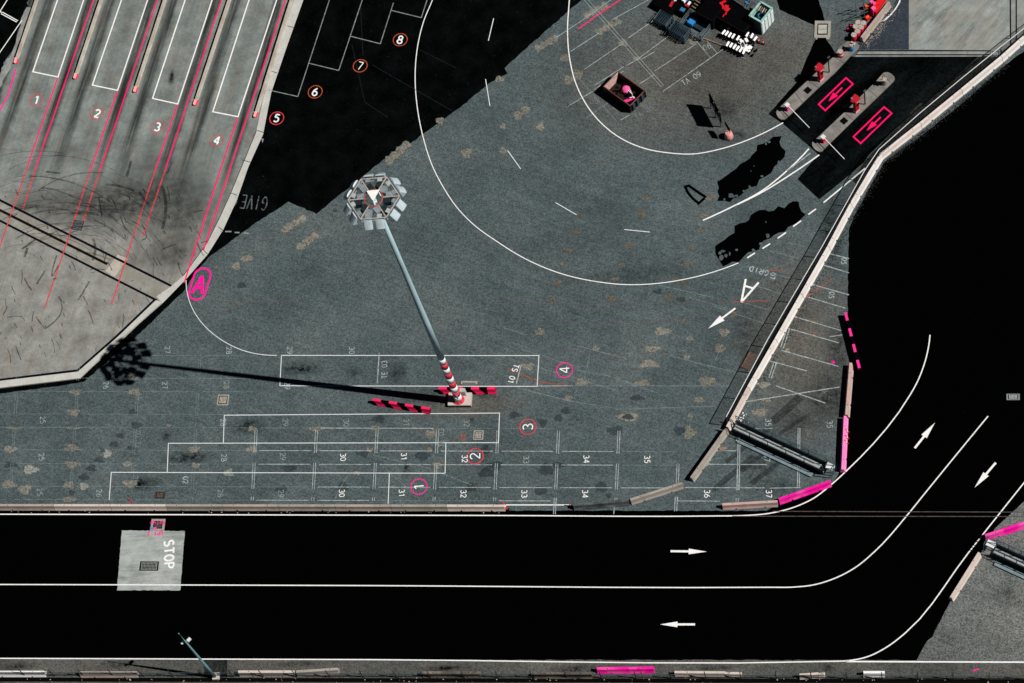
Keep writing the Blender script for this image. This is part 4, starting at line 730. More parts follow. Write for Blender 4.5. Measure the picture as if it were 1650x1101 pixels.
def striped(p0, p1, n, m, label, crown=False, group='striped barriers at the mast'):
    a = L(*p0, .42); b = L(*p1, .42); d = Vector((b.x - a.x, b.y - a.y)); ln = d.length
    o = thing('striped_barrier', label, 'barrier', ((a.x + b.x) / 2, (a.y + b.y) / 2, 0), math.atan2(d.y, d.x), group); mb = MB(); extrude(mb, PROF, -ln / 2, ln / 2); mb.build('body', 'black_paint', o)
    k = ln / (2 * n - 1)
    big = [(y * 1.025 + (.004 if y > 0 else -.004), z * 1.006 if z > .05 else z) for y, z in PROF]
    for i in range(n):
        x0 = -ln / 2 + 2 * k * i; mb = MB(); sh = .62
        extrude(mb, [(.17, .42), (.134, .868), (-.134, .868), (-.17, .42)] if crown else big, x0, min(x0 + k, ln / 2 + .01), 1.0, 0 if crown else (sh if i < n - 1 else .0)); mb.build('band', m, o)
    return o
striped((602, 646.5), (693, 661.5), 4, 'band_red', 'red and black striped barrier lying slanted left of the mast plinth')
striped((708, 628.5), (799, 628.5), 4, 'band_red', 'red and black striped barrier straight behind the mast plinth')
striped((1362.5, 507), (1385, 596), 4, 'band_pink', 'pink and black striped barrier at the top of the bend', True, group='barriers along the road bend')

# ------------------------------------------------------------------ fences
def fence(name, label, top_px, h, m_mesh, m_post, m_rail, pitch, rail_r=.035, mesh0=.05, over=0.0, group=None):
    P = [Vector((q.x, q.y)) for q in (L(x, y, h) for x, y in top_px)]; c = P[0]; o = thing(name, label, 'fence', (c.x, c.y, 0), 0, group); P = [p - c for p in P]
    mm, rr = MB(), MB(); dist = 0.0
    for a, b in zip(P, P[1:]):
        ln = (b - a).length; mm.uvq([(a.x, a.y, mesh0), (b.x, b.y, mesh0), (b.x, b.y, h), (a.x, a.y, h)], ln, h - mesh0); rr.tube((a.x, a.y, h), (b.x, b.y, h), rail_r, n=6)
        n = max(1, round(ln / pitch))
        for i in range(n): p = a + (b - a) * (i / n); MB().tube((p.x, p.y, 0), (p.x, p.y, h + over), .045, n=6).build('post', m_post, o)
    p = P[-1]; MB().tube((p.x, p.y, 0), (p.x, p.y, h + over), .045, n=6).build('post', m_post, o)
    mm.build('mesh_panel', m_mesh, o); rr.build('top_rail', m_rail, o); return o
fence('chain_link_fence', 'dark chain-link fence standing behind the white barrier wall', [(1690, 16), (1650, 46), (1613, 75), (1548, 127.5), (1482, 182.5), (1416, 241), (1393, 275), (1323, 400), (1280, 473), (1238, 545), (1170, 672)], 2.35, 'mesh_dark', 'fence_dark', 'rail_white', 3.0, .045)
fence('chain_link_fence', 'low dark fence of leaning posts running along the bottom edge', [(-60, 1083), (420, 1085), (800, 1086.3), (1250, 1088), (1710, 1089.5)], 1.3, 'mesh_dark', 'fence_dark', 'fence_teal', 3.25, .03, .05, 1.0)

# caged walkways
def walkway(pA, pB, hw, label, end, sz=(0, 0)):
    a = G(*pA); b = G(*pB); d = b - a; ln = d.length; o = thing('caged_walkway', label, 'walkway', (a.x, a.y, 0), math.atan2(d.y, d.x), 'caged walkways crossing to the road'); hw_ = hw
    MB().box((ln / 2, 0, .30), (ln, hw_ * 1.85, .10)).build('deck', 'deck_light', o); MB().box((ln / 2, -hw_ - .62, .16), (ln * .82, .46, .10)).build('side_step', 'deck_blue', o)
    for s_ in (-1, 1):
        MB().box((ln / 2, s_ * hw_, .47), (ln, .07, .85)).build('kick_plate', 'fence_dark', o)
        m_ = MB(); m_.uvq([(0, s_ * hw_, .90), (ln, s_ * hw_, .90), (ln, s_ * hw_, 2.15), (0, s_ * hw_, 2.15)], ln, 1.4); m_.build('mesh_panel', 'mesh_teal', o)
        MB().tube((0, s_ * hw_, 2.15), (ln, s_ * hw_, 2.15), .04, n=6).build('top_rail', 'fence_teal', o); MB().tube((0, s_ * hw_, 1.1), (ln, s_ * hw_, 1.1), .03, n=6).build('hand_rail', 'fence_teal', o)
        for k in range(6): MB().tube((ln * k / 5, s_ * hw_, 0), (ln * k / 5, s_ * hw_, 2.18), .045, n=6).build('post', 'fence_teal', o)
    ex = ln + .02 if end else -.02; sg = 1 if end else -1
    MB().box((ex + sg * .45, hw_ * .45, 1.05), (.85, hw_ * 1.3, .06)).build('gate_roof', 'cabinet_white', o)
    for s_ in (-1, -.4, .2, 1): MB().tube((ex + sg * .9, s_ * hw_, 0), (ex + sg * .9, s_ * hw_, 2.2), .045, n=6).build('gate_bar', 'fence_teal', o)
    MB().tube((ex + sg * .9, -hw_, 2.2), (ex + sg * .9, hw_, 2.2), .045, n=6).build('gate_head', 'fence_teal', o)
    m_ = MB(); m_.uvq([(ex + sg * .9, hw_, .1), (ex + sg * .1, hw_ + .75, .1), (ex + sg * .1, hw_ + .75, 2.0), (ex + sg * .9, hw_, 2.0)], 1.1, 1.9); m_.build('gate_leaf', 'mesh_teal', o)
    return o
walkway((1184, 690), (1330, 758), .50, 'steel caged walkway reaching from the white wall towards the bright pink barrier', True)
walkway((1602, 889), (1700, 934), .50, 'steel caged walkway cut off by the right edge beside the pink barrier', False)

# ------------------------------------------------------------------ high mast
b = L(739.5, 644.5, .5); H = 46.0
e_best = 1e9
for k in range(300, 600):
    p = Vector((b.x, b.y, k / 10)); q = ROT.transposed() @ (p - CAM); sx, sy = CX + F_PX * q.x / -q.z, CY - F_PX * q.y / -q.z; e_ = math.hypot(sx - 604, sy - 319)
    if e_ < e_best: e_best, H = e_, k / 10
mast = thing('floodlight_mast', 'tall tapered floodlight mast with red and white banded foot', 'floodlight mast', (b.x, b.y, 0), 0)
def rad(z): return .41 - .22 * (z / H)
mp = MB(); mp.lathe([(rad(11.24), 11.24), (rad(20), 20), (rad(32), 32), (rad(H), H)], 20); mp.build('pole', 'mast_steel', mast, True)
z = .55; bands = ['mast_red', 'mast_white'] * 5
mb = MB(); mb.lathe([(.60, .51), (.60, .62), (.46, .64), (.44, .80), (rad(.8) - .02, .80)], 20); mb.build('base_flange', 'mast_red', mast)
zb = [.80 + k * 1.16 for k in range(10)]
for k in range(9): MB().lathe([(rad(zb[k]) + .004, zb[k]), (rad(zb[k + 1]) + .004, zb[k + 1] - .001)], 20).build('painted_band', 'mast_white' if k % 2 == 0 else 'mast_red', mast, True)
for k in range(8): MB().box((.46 * math.cos(k * .785), .46 * math.sin(k * .785), .67), (.05, .16, .26), k * .785 + 1.57).build('gusset', 'mast_red', mast)
MB().box((.52, .62, 1.05), (.55, .42, 1.1), -.1).build('control_box', 'box_grey', mast)
MB().box((.10, -.33, 2.2), (.14, .2, .9)).build('cable_box', 'box_grey', mast)
pl = thing('mast_plinth', 'pale concrete plinth block under the mast', 'plinth', (b.x, b.y, 0), RX)
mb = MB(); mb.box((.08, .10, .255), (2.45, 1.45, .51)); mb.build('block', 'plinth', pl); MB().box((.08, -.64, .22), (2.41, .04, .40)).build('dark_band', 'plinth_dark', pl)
head = bpy.data.objects.new('head_frame', None)
RH = 2.33; A0 = R_(.8); hv = [Vector((RH * math.cos(A0 + k * math.pi / 3), RH * math.sin(A0 + k * math.pi / 3), H)) for k in range(6)]
mb = MB()
for k in range(6):
    mb.tube(hv[k], hv[(k + 1) % 6], .055, n=6); mb.tube(hv[k] - Vector((0, 0, .45)), hv[(k + 1) % 6] - Vector((0, 0, .45)), .035, n=6); mb.tube(hv[k] - Vector((0, 0, .45)), hv[k], .05, n=6)
frame = mb.build('head_frame', 'frame_steel', mast)
for k in range(6): MB().box((hv[k] * .66 + Vector((0, 0, H * .34))), (RH * .68, .085, .10), A0 + k * math.pi / 3).build('spoke', 'frame_steel', frame)
ring = MB(); n = 28; rr = .83
for k in range(n): ring.tube((rr * math.cos(2 * math.pi * k / n), rr * math.sin(2 * math.pi * k / n), H + .05), (rr * math.cos(2 * math.pi * (k + 1) / n), rr * math.sin(2 * math.pi * (k + 1) / n), H + .05), .05, n=6)
ring.build('lifting_ring', 'ring_red', frame)
MB().prism([(-.60, .62), (.58, .64), (.08, -.34), (-.06, -.34)], H + .25, H + .33).build('top_plate', 'plate_white', mast)
MB().tube((.02, .1, H - .2), (.02, .1, H + .26), .14, n=10).build('pulley_post', 'gear_grey', mast)
mb = MB(); mb.box((.13, -.58, H + .25), (.08, .55, .10), .3); mb.box((.62, .25, H + .2), (.07, .4, .08), .5); mb.box((.28, -.52, H + .22), (.2, .14, .2), .3); mb.build('winch_bracket', 'plate_white', mast)
for k in range(6):
    for s_ in (.27, .73):
        p = hv[k].lerp(hv[(k + 1) % 6], s_); out = A0 + k * math.pi / 3 + math.pi / 6; ctr = Vector((p.x, p.y, H - .28)) + Vector((math.cos(out), math.sin(out), 0)) * .46
        rot = Matrix.Rotation(out, 3, 'Z') @ Matrix.Rotation(R_(54), 3, 'Y'); mb = MB(); nn = 6; prof = []
        for j in range(nn + 1): th = math.pi * j / nn; prof.append((.36 * math.cos(th), (.10 * math.sin(th)) + .03))
        prof = [(.36, -.52)] + prof + [(-.36, -.52)]
        vs = [rot @ Vector((y_, x_ * 1.08, z_ if z_ > 0 else (-.02 if y_ < 0 else z_))) + ctr for y_ in (-.46, .46) for (x_, z_) in prof]; m_ = len(prof)
        mb.add(vs, [tuple(range(m_)), tuple(range(2 * m_ - 1, m_ - 1, -1))] + [(i, m_ + i, m_ + (i + 1) % m_, (i + 1) % m_) for i in range(m_)])
        fl = mb.build('floodlight', 'lamp_shell', mast); MB().box(rot @ Vector((.465, 0, -.24)) + ctr, (.02, .70, .46), m=rot).build('lens', 'lamp_glass', fl)
        bk = MB(); bk.box(Vector((p.x, p.y, H - .05)) - Vector((math.cos(out), math.sin(out), 0)) * .20, (.36, .42, .2), out); bk.build('driver_box', 'box_grey' if (k + (s_ > .5)) % 2 else 'gear_grey', fl)
for k in range(6):
    for s_ in (.62, .50):
        q = hv[k] * s_; tn = A0 + k * math.pi / 3 + math.pi / 2; off = Vector((math.cos(tn), math.sin(tn), 0)) * (.30 if s_ > .55 else -.30)
        mb = MB(); mb.box(Vector((q.x, q.y, H - .30)) + off, (.66, .50, .62), A0 + k * math.pi / 3 + .1); mb.build('gear_box', 'gear_grey' if (k + (s_ > .55)) % 2 else 'fence_dark', mast)

# street lamp
b2 = G(347, 1091.5); Hl = 13.9; lamp = thing('street_lamp', 'slim grey-blue lamp post with two small heads by the bottom fence', 'street lamp', (b2.x, b2.y, 0), 0)
MB().lathe([(.17, .3), (.15, 4), (.11, 9), (.07, 11.9), (.035, 11.95), (.03, Hl), (.06, Hl + .01), (.06, Hl + .12)], 12).build('pole', 'post_pole', lamp, True)
for q, sz in (((.30, .22, 11.4), (.28, .40, .20)), ((-.42, .02, 11.1), (.15, .28, .15))):
    h_ = MB().box(q, sz, -.75).build('lamp_head', 'cabinet_white', lamp); MB().tube((0, 0, q[2]), (q[0] * .75, q[1] * .75, q[2]), .03, n=6).build('bracket', 'post_pole', h_)
MB().box((.12, .05, .15), (.70, .72, .30)).build('footing', 'plinth', lamp)

# ------------------------------------------------------------------ gate islands and gear
def island(pts, label):
    P = gpts(smooth(pts, 3, True)) if False else gpts(pts); c = P[0]; o = thing('traffic_island', label, 'traffic island', (c.x, c.y, 0), 0, 'gate islands')
    MB().prism([p - c for p in P], .0, .17).build('kerbed_slab', 'island_concrete', o); return o, c
i1, c1 = island([c5(133, 650), c5(126, 625), c5(137, 600), c5(150, 590), c5(310, 430), c5(440, 310), c5(590, 170), c5(690, 80), (1352, 78), (1366, 68), (1378, 69), (1385, 75), (1383, 80), (1370, 92), c5(700, 240), c5(540, 385), c5(300, 615), c5(225, 683), c5(205, 697), c5(175, 697), c5(150, 680)], 'left concrete gate island with a red kiosk and a blue bin')
i2, c2 = island([c5(480, 945), c5(482, 920), c5(497, 905), c5(530, 880), c5(800, 625), c5(1110, 322), c5(1175, 245), c5(1195, 232), c5(1228, 231), c5(1262, 246), c5(1288, 272), c5(1296, 295), c5(1285, 318), c5(1130, 470), c5(900, 690), c5(600, 985), c5(580, 1008), c5(550, 1014), c5(520, 1000), c5(495, 975)], 'right concrete gate island standing free between the two pink-boxed lanes')
for o_, c_, J in ((i1, c1, [((150, 590), (225, 683)), ((310, 430), (395, 540)), ((440, 310), (540, 385)), ((690, 80), (800, 140))]), (i2, c2, [((497, 905), (580, 1000)), ((800, 625), (880, 700)), ((1030, 400), (1120, 475)), ((1175, 250), (1255, 335))])):
    for a, b in J: MB().ribbon([G(*c5(*a)) - c_, G(*c5(*b)) - c_], .06, .175).build('joint', 'rubbish_dark', o_)
for x, y, lb in ((1301.5, 147, 'black square pit in the left gate island'), (1359.8, 196.3, 'black square pit in the right gate island')):
    c = G(x, y); o = thing('cable_pit', lb, 'pit', (c.x, c.y, .17), ang(x, y, 10, -9)); MB().box((0, 0, .008), (.64, .64, .016)).build('lid', 'dark_slot', o); MB().box((0, 0, .004), (.72, .72, .008)).build('frame', 'rubbish_dark', o)
IA = ang(1330, 130, 10, -9)
def kiosk(x, y, label):
    c = G(x, y); o = thing('ticket_kiosk', label, 'ticket machine', (c.x, c.y, .17), IA, 'red ticket kiosks')
    MB().box((0, 0, .15), (.56, .46, .30)).build('foot', 'kiosk_pale', o); MB().box((0, 0, 1.30), (.50, .42, 2.0)).build('cabinet', 'kiosk_red', o); MB().box((0, 0, 2.45), (.16, .16, .3)).build('neck', 'pole_black', o)
    mb = MB(); mb.box((-.03, 0, 2.64), (.80, .80, .10)); mb.box((-.10, .08, 2.60), (.95, .50, .12), .4); mb.build('roof', 'kiosk_red', o); MB().box((-.34, .25, 2.76), (.14, .14, .14)).build('beacon', 'kiosk_blue', o)
    MB().box((.05, -.222, 1.5), (.34, .02, .5)).build('screen', 'pole_black', o); MB().box((.05, -.23, 2.05), (.3, .02, .12)).build('sign_strip', 'kiosk_pale', o)
kiosk(1322.5, 129.5, 'red ticket kiosk on the left gate island'); kiosk(1380, 180, 'red ticket kiosk on the right gate island')
def signpost(x, y, h, label):
    c = G(x, y); o = thing('camera_post', label, 'camera post', (c.x, c.y, .17), IA, 'black camera posts'); MB().tube((0, 0, .02), (0, 0, h), .065, .06, 8).build('pole', 'pole_black', o); MB().lathe([(.16, 0), (.16, .03)], 8).build('base_plate', 'pipe_rust', o); MB().box((.06, 0, h + .06), (.34, .16, .14)).build('camera', 'rubbish_dark', o)
signpost(1336.3, 118, 3.0, 'thin black post beside the left red kiosk'); signpost(1394, 169.5, 2.7, 'thin black post beside the right red kiosk')
def droparm(x, y, tip, label, m):
    c = G(x, y); o = thing('barrier_gate', label, 'boom barrier', (c.x, c.y, .17), IA, 'boom barriers'); MB().box((0, 0, .50), (.36, .36, 1.0)).build('cabinet', m, o); MB().box((-.02, 0, 1.06), (.46, .44, .12)).build('lid', 'cabinet_white', o)
    e = L(*tip, 1.0); q = Matrix.Rotation(-IA, 3, 'Z') @ Vector((e.x - c.x, e.y - c.y, 0)); st = -q.normalized() * .30
    MB().tube((st.x, st.y, .98), (q.x, q.y, .83), .055, .045, 6).build('boom', 'arm_white', o); MB().box((q.x * .02, q.y * .02, .96), (.2, .2, .24), 0).build('hub', 'cabinet_white', o)
droparm(1269.5, 178, (1304, 206), 'white boom barrier with a pink cabinet on the left island', 'cabinet_pink'); droparm(1327.3, 229.5, (1360.5, 256.5), 'white boom barrier with a red cabinet on the right island', 'band_red')
# drums, bins
def drum(x, y, label, m, z0=0.0, h=.95, r=.30, white=False, rub=False, name='drum', cat='drum', group=None):
    c = G(x, y); o = thing(name, label, cat, (c.x, c.y, z0), random.uniform(0, 3), group); MB().lathe([(r * .97, 0), (r, .03), (r, h * .33), (r * 1.04, h * .35), (r, h * .37), (r, h * .64), (r * 1.04, h * .66), (r, h * .68), (r, h)], 16).build('shell', m, o, True)
    MB().lathe([(r * 1.03, h + .001), (r * 1.03, h + .03), (r * .9, h + .03), (r * .88, h + .012)], 16).build('lid', 'drum_top' if not rub else 'rubbish_dark', o)
    if white: MB().lathe([(r * 1.02, h * .40), (r * 1.02, h * .60)], 16).build('white_band', 'white_plastic', o)
    if rub:
        mb = MB()
        for k in range(7): mb.box((random.uniform(-.3, .25), random.uniform(-.25, .25), h + .08 + random.random() * .15), (random.uniform(.15, .4), random.uniform(.12, .3), .12), random.random() * 3)
        mb.build('rubbish', 'rubbish', o)
    return o
DR = [(1383.2, 43.5, 'red drum, top left of the cluster by the island head'), (1392, 44.5, 'red drum, top right of the cluster against the tan barrier'), (1388, 51, 'red drum in the centre of the cluster'), (1382.2, 57.5, 'red drum second from the bottom of the cluster'), (1376.5, 63.5, 'red drum at the bottom of the cluster, nearest the blue bin'), (1379, 50, 'dark topped red drum at the left of the cluster')]
for x, y, lb in DR: drum(x, y, lb, 'drum_red', group='red drums clustered by the island head')
drum(1354.8, 91.5, 'red and white barrel with a dark top on the left island', 'drum_red', .17, .95, .29, True, False, 'barrel', 'barrel')
drum(1372.5, 81.5, 'bright blue bin overflowing with rubbish on the left island', 'bin_blue', .17, .95, .28, False, True, 'litter_bin', 'bin'); 
ob = drum(1424, 136.5, 'grey-green bin with rubbish and a stick on the right island', 'bin_green', .17, .9, .26, False, True, 'litter_bin', 'bin'); MB().tube((-.05, .1, .9), (-.1, .15, 1.9), .03, n=5).build('stick', 'pole_black', ob)
# heap by the drums
def heap(x, y, label, cat, parts, name, rz=0.0, group=None):
    c = G(x, y); o = thing(name, label, cat, (c.x, c.y, 0), rz, group)
    for nm, m, boxes in parts:
        mb = MB()
        for (q, d, r_) in boxes: mb.box(q, d, r_)
        mb.build(nm, m, o)
    return o
heap(1416, 13, 'bright red folded tarpaulin on a stack behind the tan barrier', 'tarpaulin', [('sheet', 'red_sheet', [((0, 0, .75), (.75, 2.3, .5), -.6), ((.15, .35, 1.03), (.5, 1.3, .10), -.5)]), ('pallet', 'timber', [((0, 0, .25), (.9, 2.4, .45), -.6)])], 'tarpaulin')
heap(1405, 12, 'pink traffic cone bundle standing beside the red tarpaulin', 'cone', [('base', 'pink_dark', [((0, 0, .3), (.5, .5, .6), .4)]), ('sleeve', 'pink_bag', [((0, 0, .9), (.36, .36, .6), .7), ((.28, -.25, .9), (.3, .3, .7), .2)])], 'cone_bundle')
heap(1408, 26, 'tall pink and white marker post leaning behind the tan barrier', 'marker', [('post', 'pink_dark', [((0, 0, .7), (.22, .22, 1.4), .4)]), ('cap', 'pink_bag', [((0, .02, 1.5), (.42, .42, .24), .6)])], 'marker_post')
heap(1398, 31, 'small red crate at the foot of the pink marker post', 'crate', [('body', 'red_sheet', [((0, 0, .22), (.5, .42, .44), .6)]), ('rim', 'orange', [((0, 0, .46), (.3, .3, .04), .3)])], 'crate')
heap(1397, 14, 'orange crate left of the pink cone bundle', 'crate', [('body', 'orange', [((0, 0, .35), (.42, .36, .7), .2)]), ('rim', 'red_sheet', [((-.32, 0, .3), (.2, .3, .5), .2)])], 'crate')
def rack(x, y, label, h):
    c = G(x, y); o = thing('steel_rack', label, 'rack', (c.x, c.y, 0), .35, 'thin steel racks by the drums')
    for s_ in (-.45, .45): MB().tube((s_, 0, 0), (s_, 0, h), .04, n=6).build('upright', 'cage_steel', o)
    for z_ in (h * .55, h - .3): MB().tube((-.9, 0, z_), (.9, 0, z_), .04, n=6).build('crossbar', 'cage_steel', o)
rack(1386, 22, 'tall thin steel rack throwing a crossed shadow, upper one', 2.5); rack(1387, 32, 'tall thin steel rack throwing a crossed shadow, lower one', 2.0)
for x, y, lb in ((1371.5, 45, 'small red marker stub left of the drums, upper'), (1366.5, 50, 'small red marker stub left of the drums, lower')): heap(x, y, lb, 'marker', [('stub', 'red_sheet', [((0, 0, .22), (.12, .12, .44), 0)]), ('cap', 'band_red', [((0, 0, .47), (.16, .16, .05), 0)])], 'marker_stub', group='red marker stubs')

# skip
Hs = 1.5; q = [L(996, 115.5, Hs), L(1037, 145.5, Hs), L(1016.5, 171.5, Hs), L(972.5, 140, Hs)]; cs = sum(q, Vector()) / 4; xd = ((q[1] - q[0]) + (q[2] - q[3])); sl = xd.length / 2; yd = ((q[0] - q[3]) + (q[1] - q[2])); sw = yd.length / 2
sk = thing('skip', 'open dark red rubbish skip with pink scraps inside', 'skip', (cs.x, cs.y, 0), math.atan2(xd.y, xd.x)); hl, hw = sl / 2, sw / 2
MB().box((0, 0, .10), (sl - .1, sw - .1, .08)).build('floor', 'skip_shaded_rust', sk)
for s_ in (-1, 1): MB().box((0, s_ * (hw - .05), Hs / 2 + .05), (sl - .12, .07, Hs - .1)).build('side_wall', 'skip_shaded_rust', sk)
MB().box((-hl + .05, 0, Hs / 2 + .05), (.07, sw, Hs - .1)).build('end_wall', 'skip_sunlit', sk); MB().box((hl - .05, 0, Hs / 2 + .05), (.07, sw, Hs - .1)).build('end_wall', 'skip_shaded_rust', sk)  # left end wall coloured pale as sunlit, right one dark as shaded
mb = MB()
for s_ in (-1, 1): mb.tube((-hl, s_ * hw, Hs), (hl, s_ * hw, Hs), .05, n=6); mb.tube((s_ * hl, -hw, Hs), (s_ * hl, hw, Hs), .05, n=6)
mb.build('rim', 'skip_rim', sk)
for yy in (-.75, -.1, .65): MB().box((hl + .08, yy, .8), (.16, .28, 1.15)).build('lug', 'skip_blue', sk)
for s_ in (-1, 1):
    for k in (-.5, 0, .5): MB().box((k * sl, s_ * (hw + .03), .75), (.10, .08, 1.3)).build('rib', 'skip_shaded_rust', sk)
def inskip(nm, label, cat, parts):
    o = thing(nm, label, cat, (cs.x, cs.y, .14), math.atan2(xd.y, xd.x))
    for n_, m_, mb in parts: mb.build(n_, m_, o)
mb = MB(); mb.lathe([(.02, .45), (.30, .50), (.46, .66), (.48, .85), (.34, 1.02), (.10, 1.10)], 9, (-.05, .28)); mb2 = MB(); mb2.box((-.05, .28, .47), (.95, .95, .5), .4)
inskip('rubbish_bag', 'rounded pink sack lying in the skip', 'sack', [('bag', 'pink_bag', mb), ('bottom', 'skip_shaded_rust', mb2)])
mb = MB()
for k in range(5): mb.box((.85 + k * .10, -.55 + k * .05, .62 + .02 * k), (.10, 1.3, .07), -.55 + .03 * k)
inskip('pink_planks', 'bundle of pink slats near the right end of the skip', 'slats', [('slat', 'pink_dark', mb)])
mb = MB(); mb.box((.55, .25, .95), (.75, .07, .07), -.15); mb.box((.72, .30, 1.0), (.75, .06, .06), -.45); mb.box((1.20, -.10, .9), (.5, .07, .07), .9); mb.box((1.32, .0, .95), (.4, .07, .07), -.2)
inskip('white_battens', 'broken white battens lying across the skip', 'battens', [('batten', 'white_plastic', mb)])
mb = MB()
for k in range(9): mb.box((random.uniform(-1, 1.2), random.uniform(-.9, .9), .2 + random.random() * .3), (random.uniform(.3, .9), random.uniform(.2, .5), .3), random.random() * 3)
inskip('scrap_timber', 'brown scrap timber filling the skip floor', 'scrap', [('timber', 'skip_shaded_scrap', mb)])

# sign board and drum sign
pa, pb = G(1146.3, 174.8), G(1162, 204.8); d = pb - pa; ln = d.length
sb = thing('notice_board', 'large dark notice board on three legs seen edge-on', 'notice board', (pa.x, pa.y, 0), math.atan2(d.y, d.x))
for k in (0, .5, 1): MB().tube((ln * k, 0, 0), (ln * k, 0, 3.3), .075, n=6).build('leg', 'cage_steel', sb)
MB().box((ln / 2, .06, 2.25), (ln + .5, .05, 2.1)).build('panel', 'pole_black', sb); MB().box((ln / 2, -.045, 1.3), (ln + .3, .05, .08)).build('rail', 'cage_steel', sb)
c = G(1174.5, 221); ds = thing('marker_drum', 'pink and white drum carrying a dark tilted sign near the white curve', 'drum', (c.x, c.y, 0), 0)
mb = MB(); mb.lathe([(.48, 0), (.52, .05), (.46, .45), (.40, .9), (.30, 1.0)], 14); mb.build('drum_body', 'sack', ds, True); MB().lathe([(.495, .12), (.47, .38)], 14).build('white_band', 'white_plastic', ds); MB().lathe([(.45, .55), (.42, .78)], 14).build('pink_band', 'kiosk_pale', ds)
MB().tube((0, .1, .9), (0, .1, 2.5), .04, n=6).build('pole', 'pole_black', ds)
MB().box((0, .1, 2.1), (1.1, .05, .85), ang(1171, 206, 9, 14)).build('sign_panel', 'pole_black', ds)
# leaning brown board by the wall, and rubbish
c = G(1206, 582); o = thing('brown_board', 'brown board lying by the fence near the faint bays', 'board', (c.x, c.y, 0), ang(1206, 582, 10, -17)); MB().box((0, 0, .06), (1.9, 1.05, .08)).build('sheet', 'board_wood', o); MB().box((0, .3, .105), (1.8, .08, .03)).build('batten', 'timber', o)
c = G(1162, 724); o = thing('brown_crate', 'small brown timber offcut lying below the caged walkway', 'timber', (c.x + .2, c.y, 0), .1); MB().box((0, 0, .08), (.75, .3, .16)).build('block', 'timber', o)
mb = MB()
for k in range(90):
    x = random.gauss(1192, 7); y = random.gauss(680, 12) + (x - 1192) * .2; p = G(x, y); s_ = random.uniform(.04, .15); mb.box((p.x, p.y, s_ * .3 + .01), (s_, s_ * random.uniform(.5, 1), s_ * .5), random.random() * 3)
tag(mb.build('litter', 'white_plastic'), 'scattered white litter at the wall end of the caged walkway', 'litter', kind='stuff')
mb = MB()
for k in range(150):
    x = random.uniform(5, 810) if k < 60 else random.uniform(10, 1640); y = random.uniform(821.5, 827.5) if k < 60 else random.uniform(1092, 1101); p = G(x, y); s_ = random.uniform(.04, .13); mb.box((p.x, p.y, s_ * .3 + .012), (s_, s_ * random.uniform(.5, 1), s_ * .5), random.random() * 3)
tag(mb.build('litter', 'rubbish'), 'crumbs of litter in the gutter below the barriers and fence', 'litter', kind='stuff')
# weeds and grit along the outer foot of the white wall
mb = MB()
for k in range(2200):
    i = random.choice([2, 2, 3, 3, 4, 4, 4, 5, 5, 6, 7, 8, 9]); a, b = WALL[i], WALL[i + 1]; t_ = random.random(); s2 = abs(random.gauss(0, 5)); x = a[0] + (b[0] - a[0]) * t_ + 7 + s2 * .75; y = a[1] + (b[1] - a[1]) * t_ + 7 + s2 * .6
    p = G(x, y); s_ = random.uniform(.02, .085); mb.box((p.x, p.y, s_ * .3 + .012), (s_, s_ * random.uniform(.5, 1), s_ * .6), random.random() * 3)
tag(mb.build('weeds', paint('grit', (.028, .028, .027), .44, soft=.1)), 'grit and dry weeds gathered along the outer foot of the white wall', 'weeds', kind='stuff')
mb = MB()
for k in range(330):
    t_ = random.random(); x = 1388 + 48 * t_ + random.gauss(6, 4); y = 70 - 62 * t_ + random.gauss(6, 4); p = G(x, y); s_ = random.uniform(.02, .10); mb.box((p.x, p.y, s_ * .3 + .012), (s_, s_ * random.uniform(.5, 1), s_ * .5), random.random() * 3)
tag(mb.build('grit', 'barrier_grey'), 'pale grit spilled in front of the tan barrier by the drums', 'grit', kind='stuff')

# red and white markers
def cone_marker(x, y, label, rz, group=None, lean=.0):
    c = G(x, y); o = thing('traffic_marker', label, 'traffic marker', (c.x, c.y, 0), rz, group); r = Matrix.Rotation(lean, 4, 'Y')
    MB().lathe([(.20, 0), (.20, .05), (.10, .06)], 10).build('base', 'pole_black', o)
    for i, (z0, z1, m_) in enumerate(((.06, .35, 'red_sheet'), (.35, .55, 'white_plastic'), (.55, .9, 'red_sheet'))): MB().tube((lean * z0, 0, z0), (lean * z1, 0, z1), .10 - .02 * i, .09 - .02 * i, 8).build('band', m_, o)
for i, (x, y) in enumerate(((1367.5, 697), (1367.2, 707), (1366.2, 715))): cone_marker(x, y, 'red and white marker leaning on the pale pink barrier, ' + ('top', 'middle', 'bottom')[i], .0, 'markers leaning on the pale pink barrier', -.35)
cone_marker(817.5, 821.5, 'fallen red and white marker at the end of the long barrier row', 2.2, None, .8); cone_marker(919, 816, 'small red marker at the tip of the dark scraped barrier', 0, None, .1)
c = G(210, 807); o = thing('red_stick', 'short red stick lying by the barrier row', 'stick', (c.x, c.y, 0), ang(210, 807, 5, 5)); MB().tube((-.3, 0, .06), (.3, 0, .06), .05, n=6).build('shaft', 'red_sheet', o); MB().tube((.3, 0, .06), (.36, 0, .06), .06, n=6).build('tip', 'band_red', o)

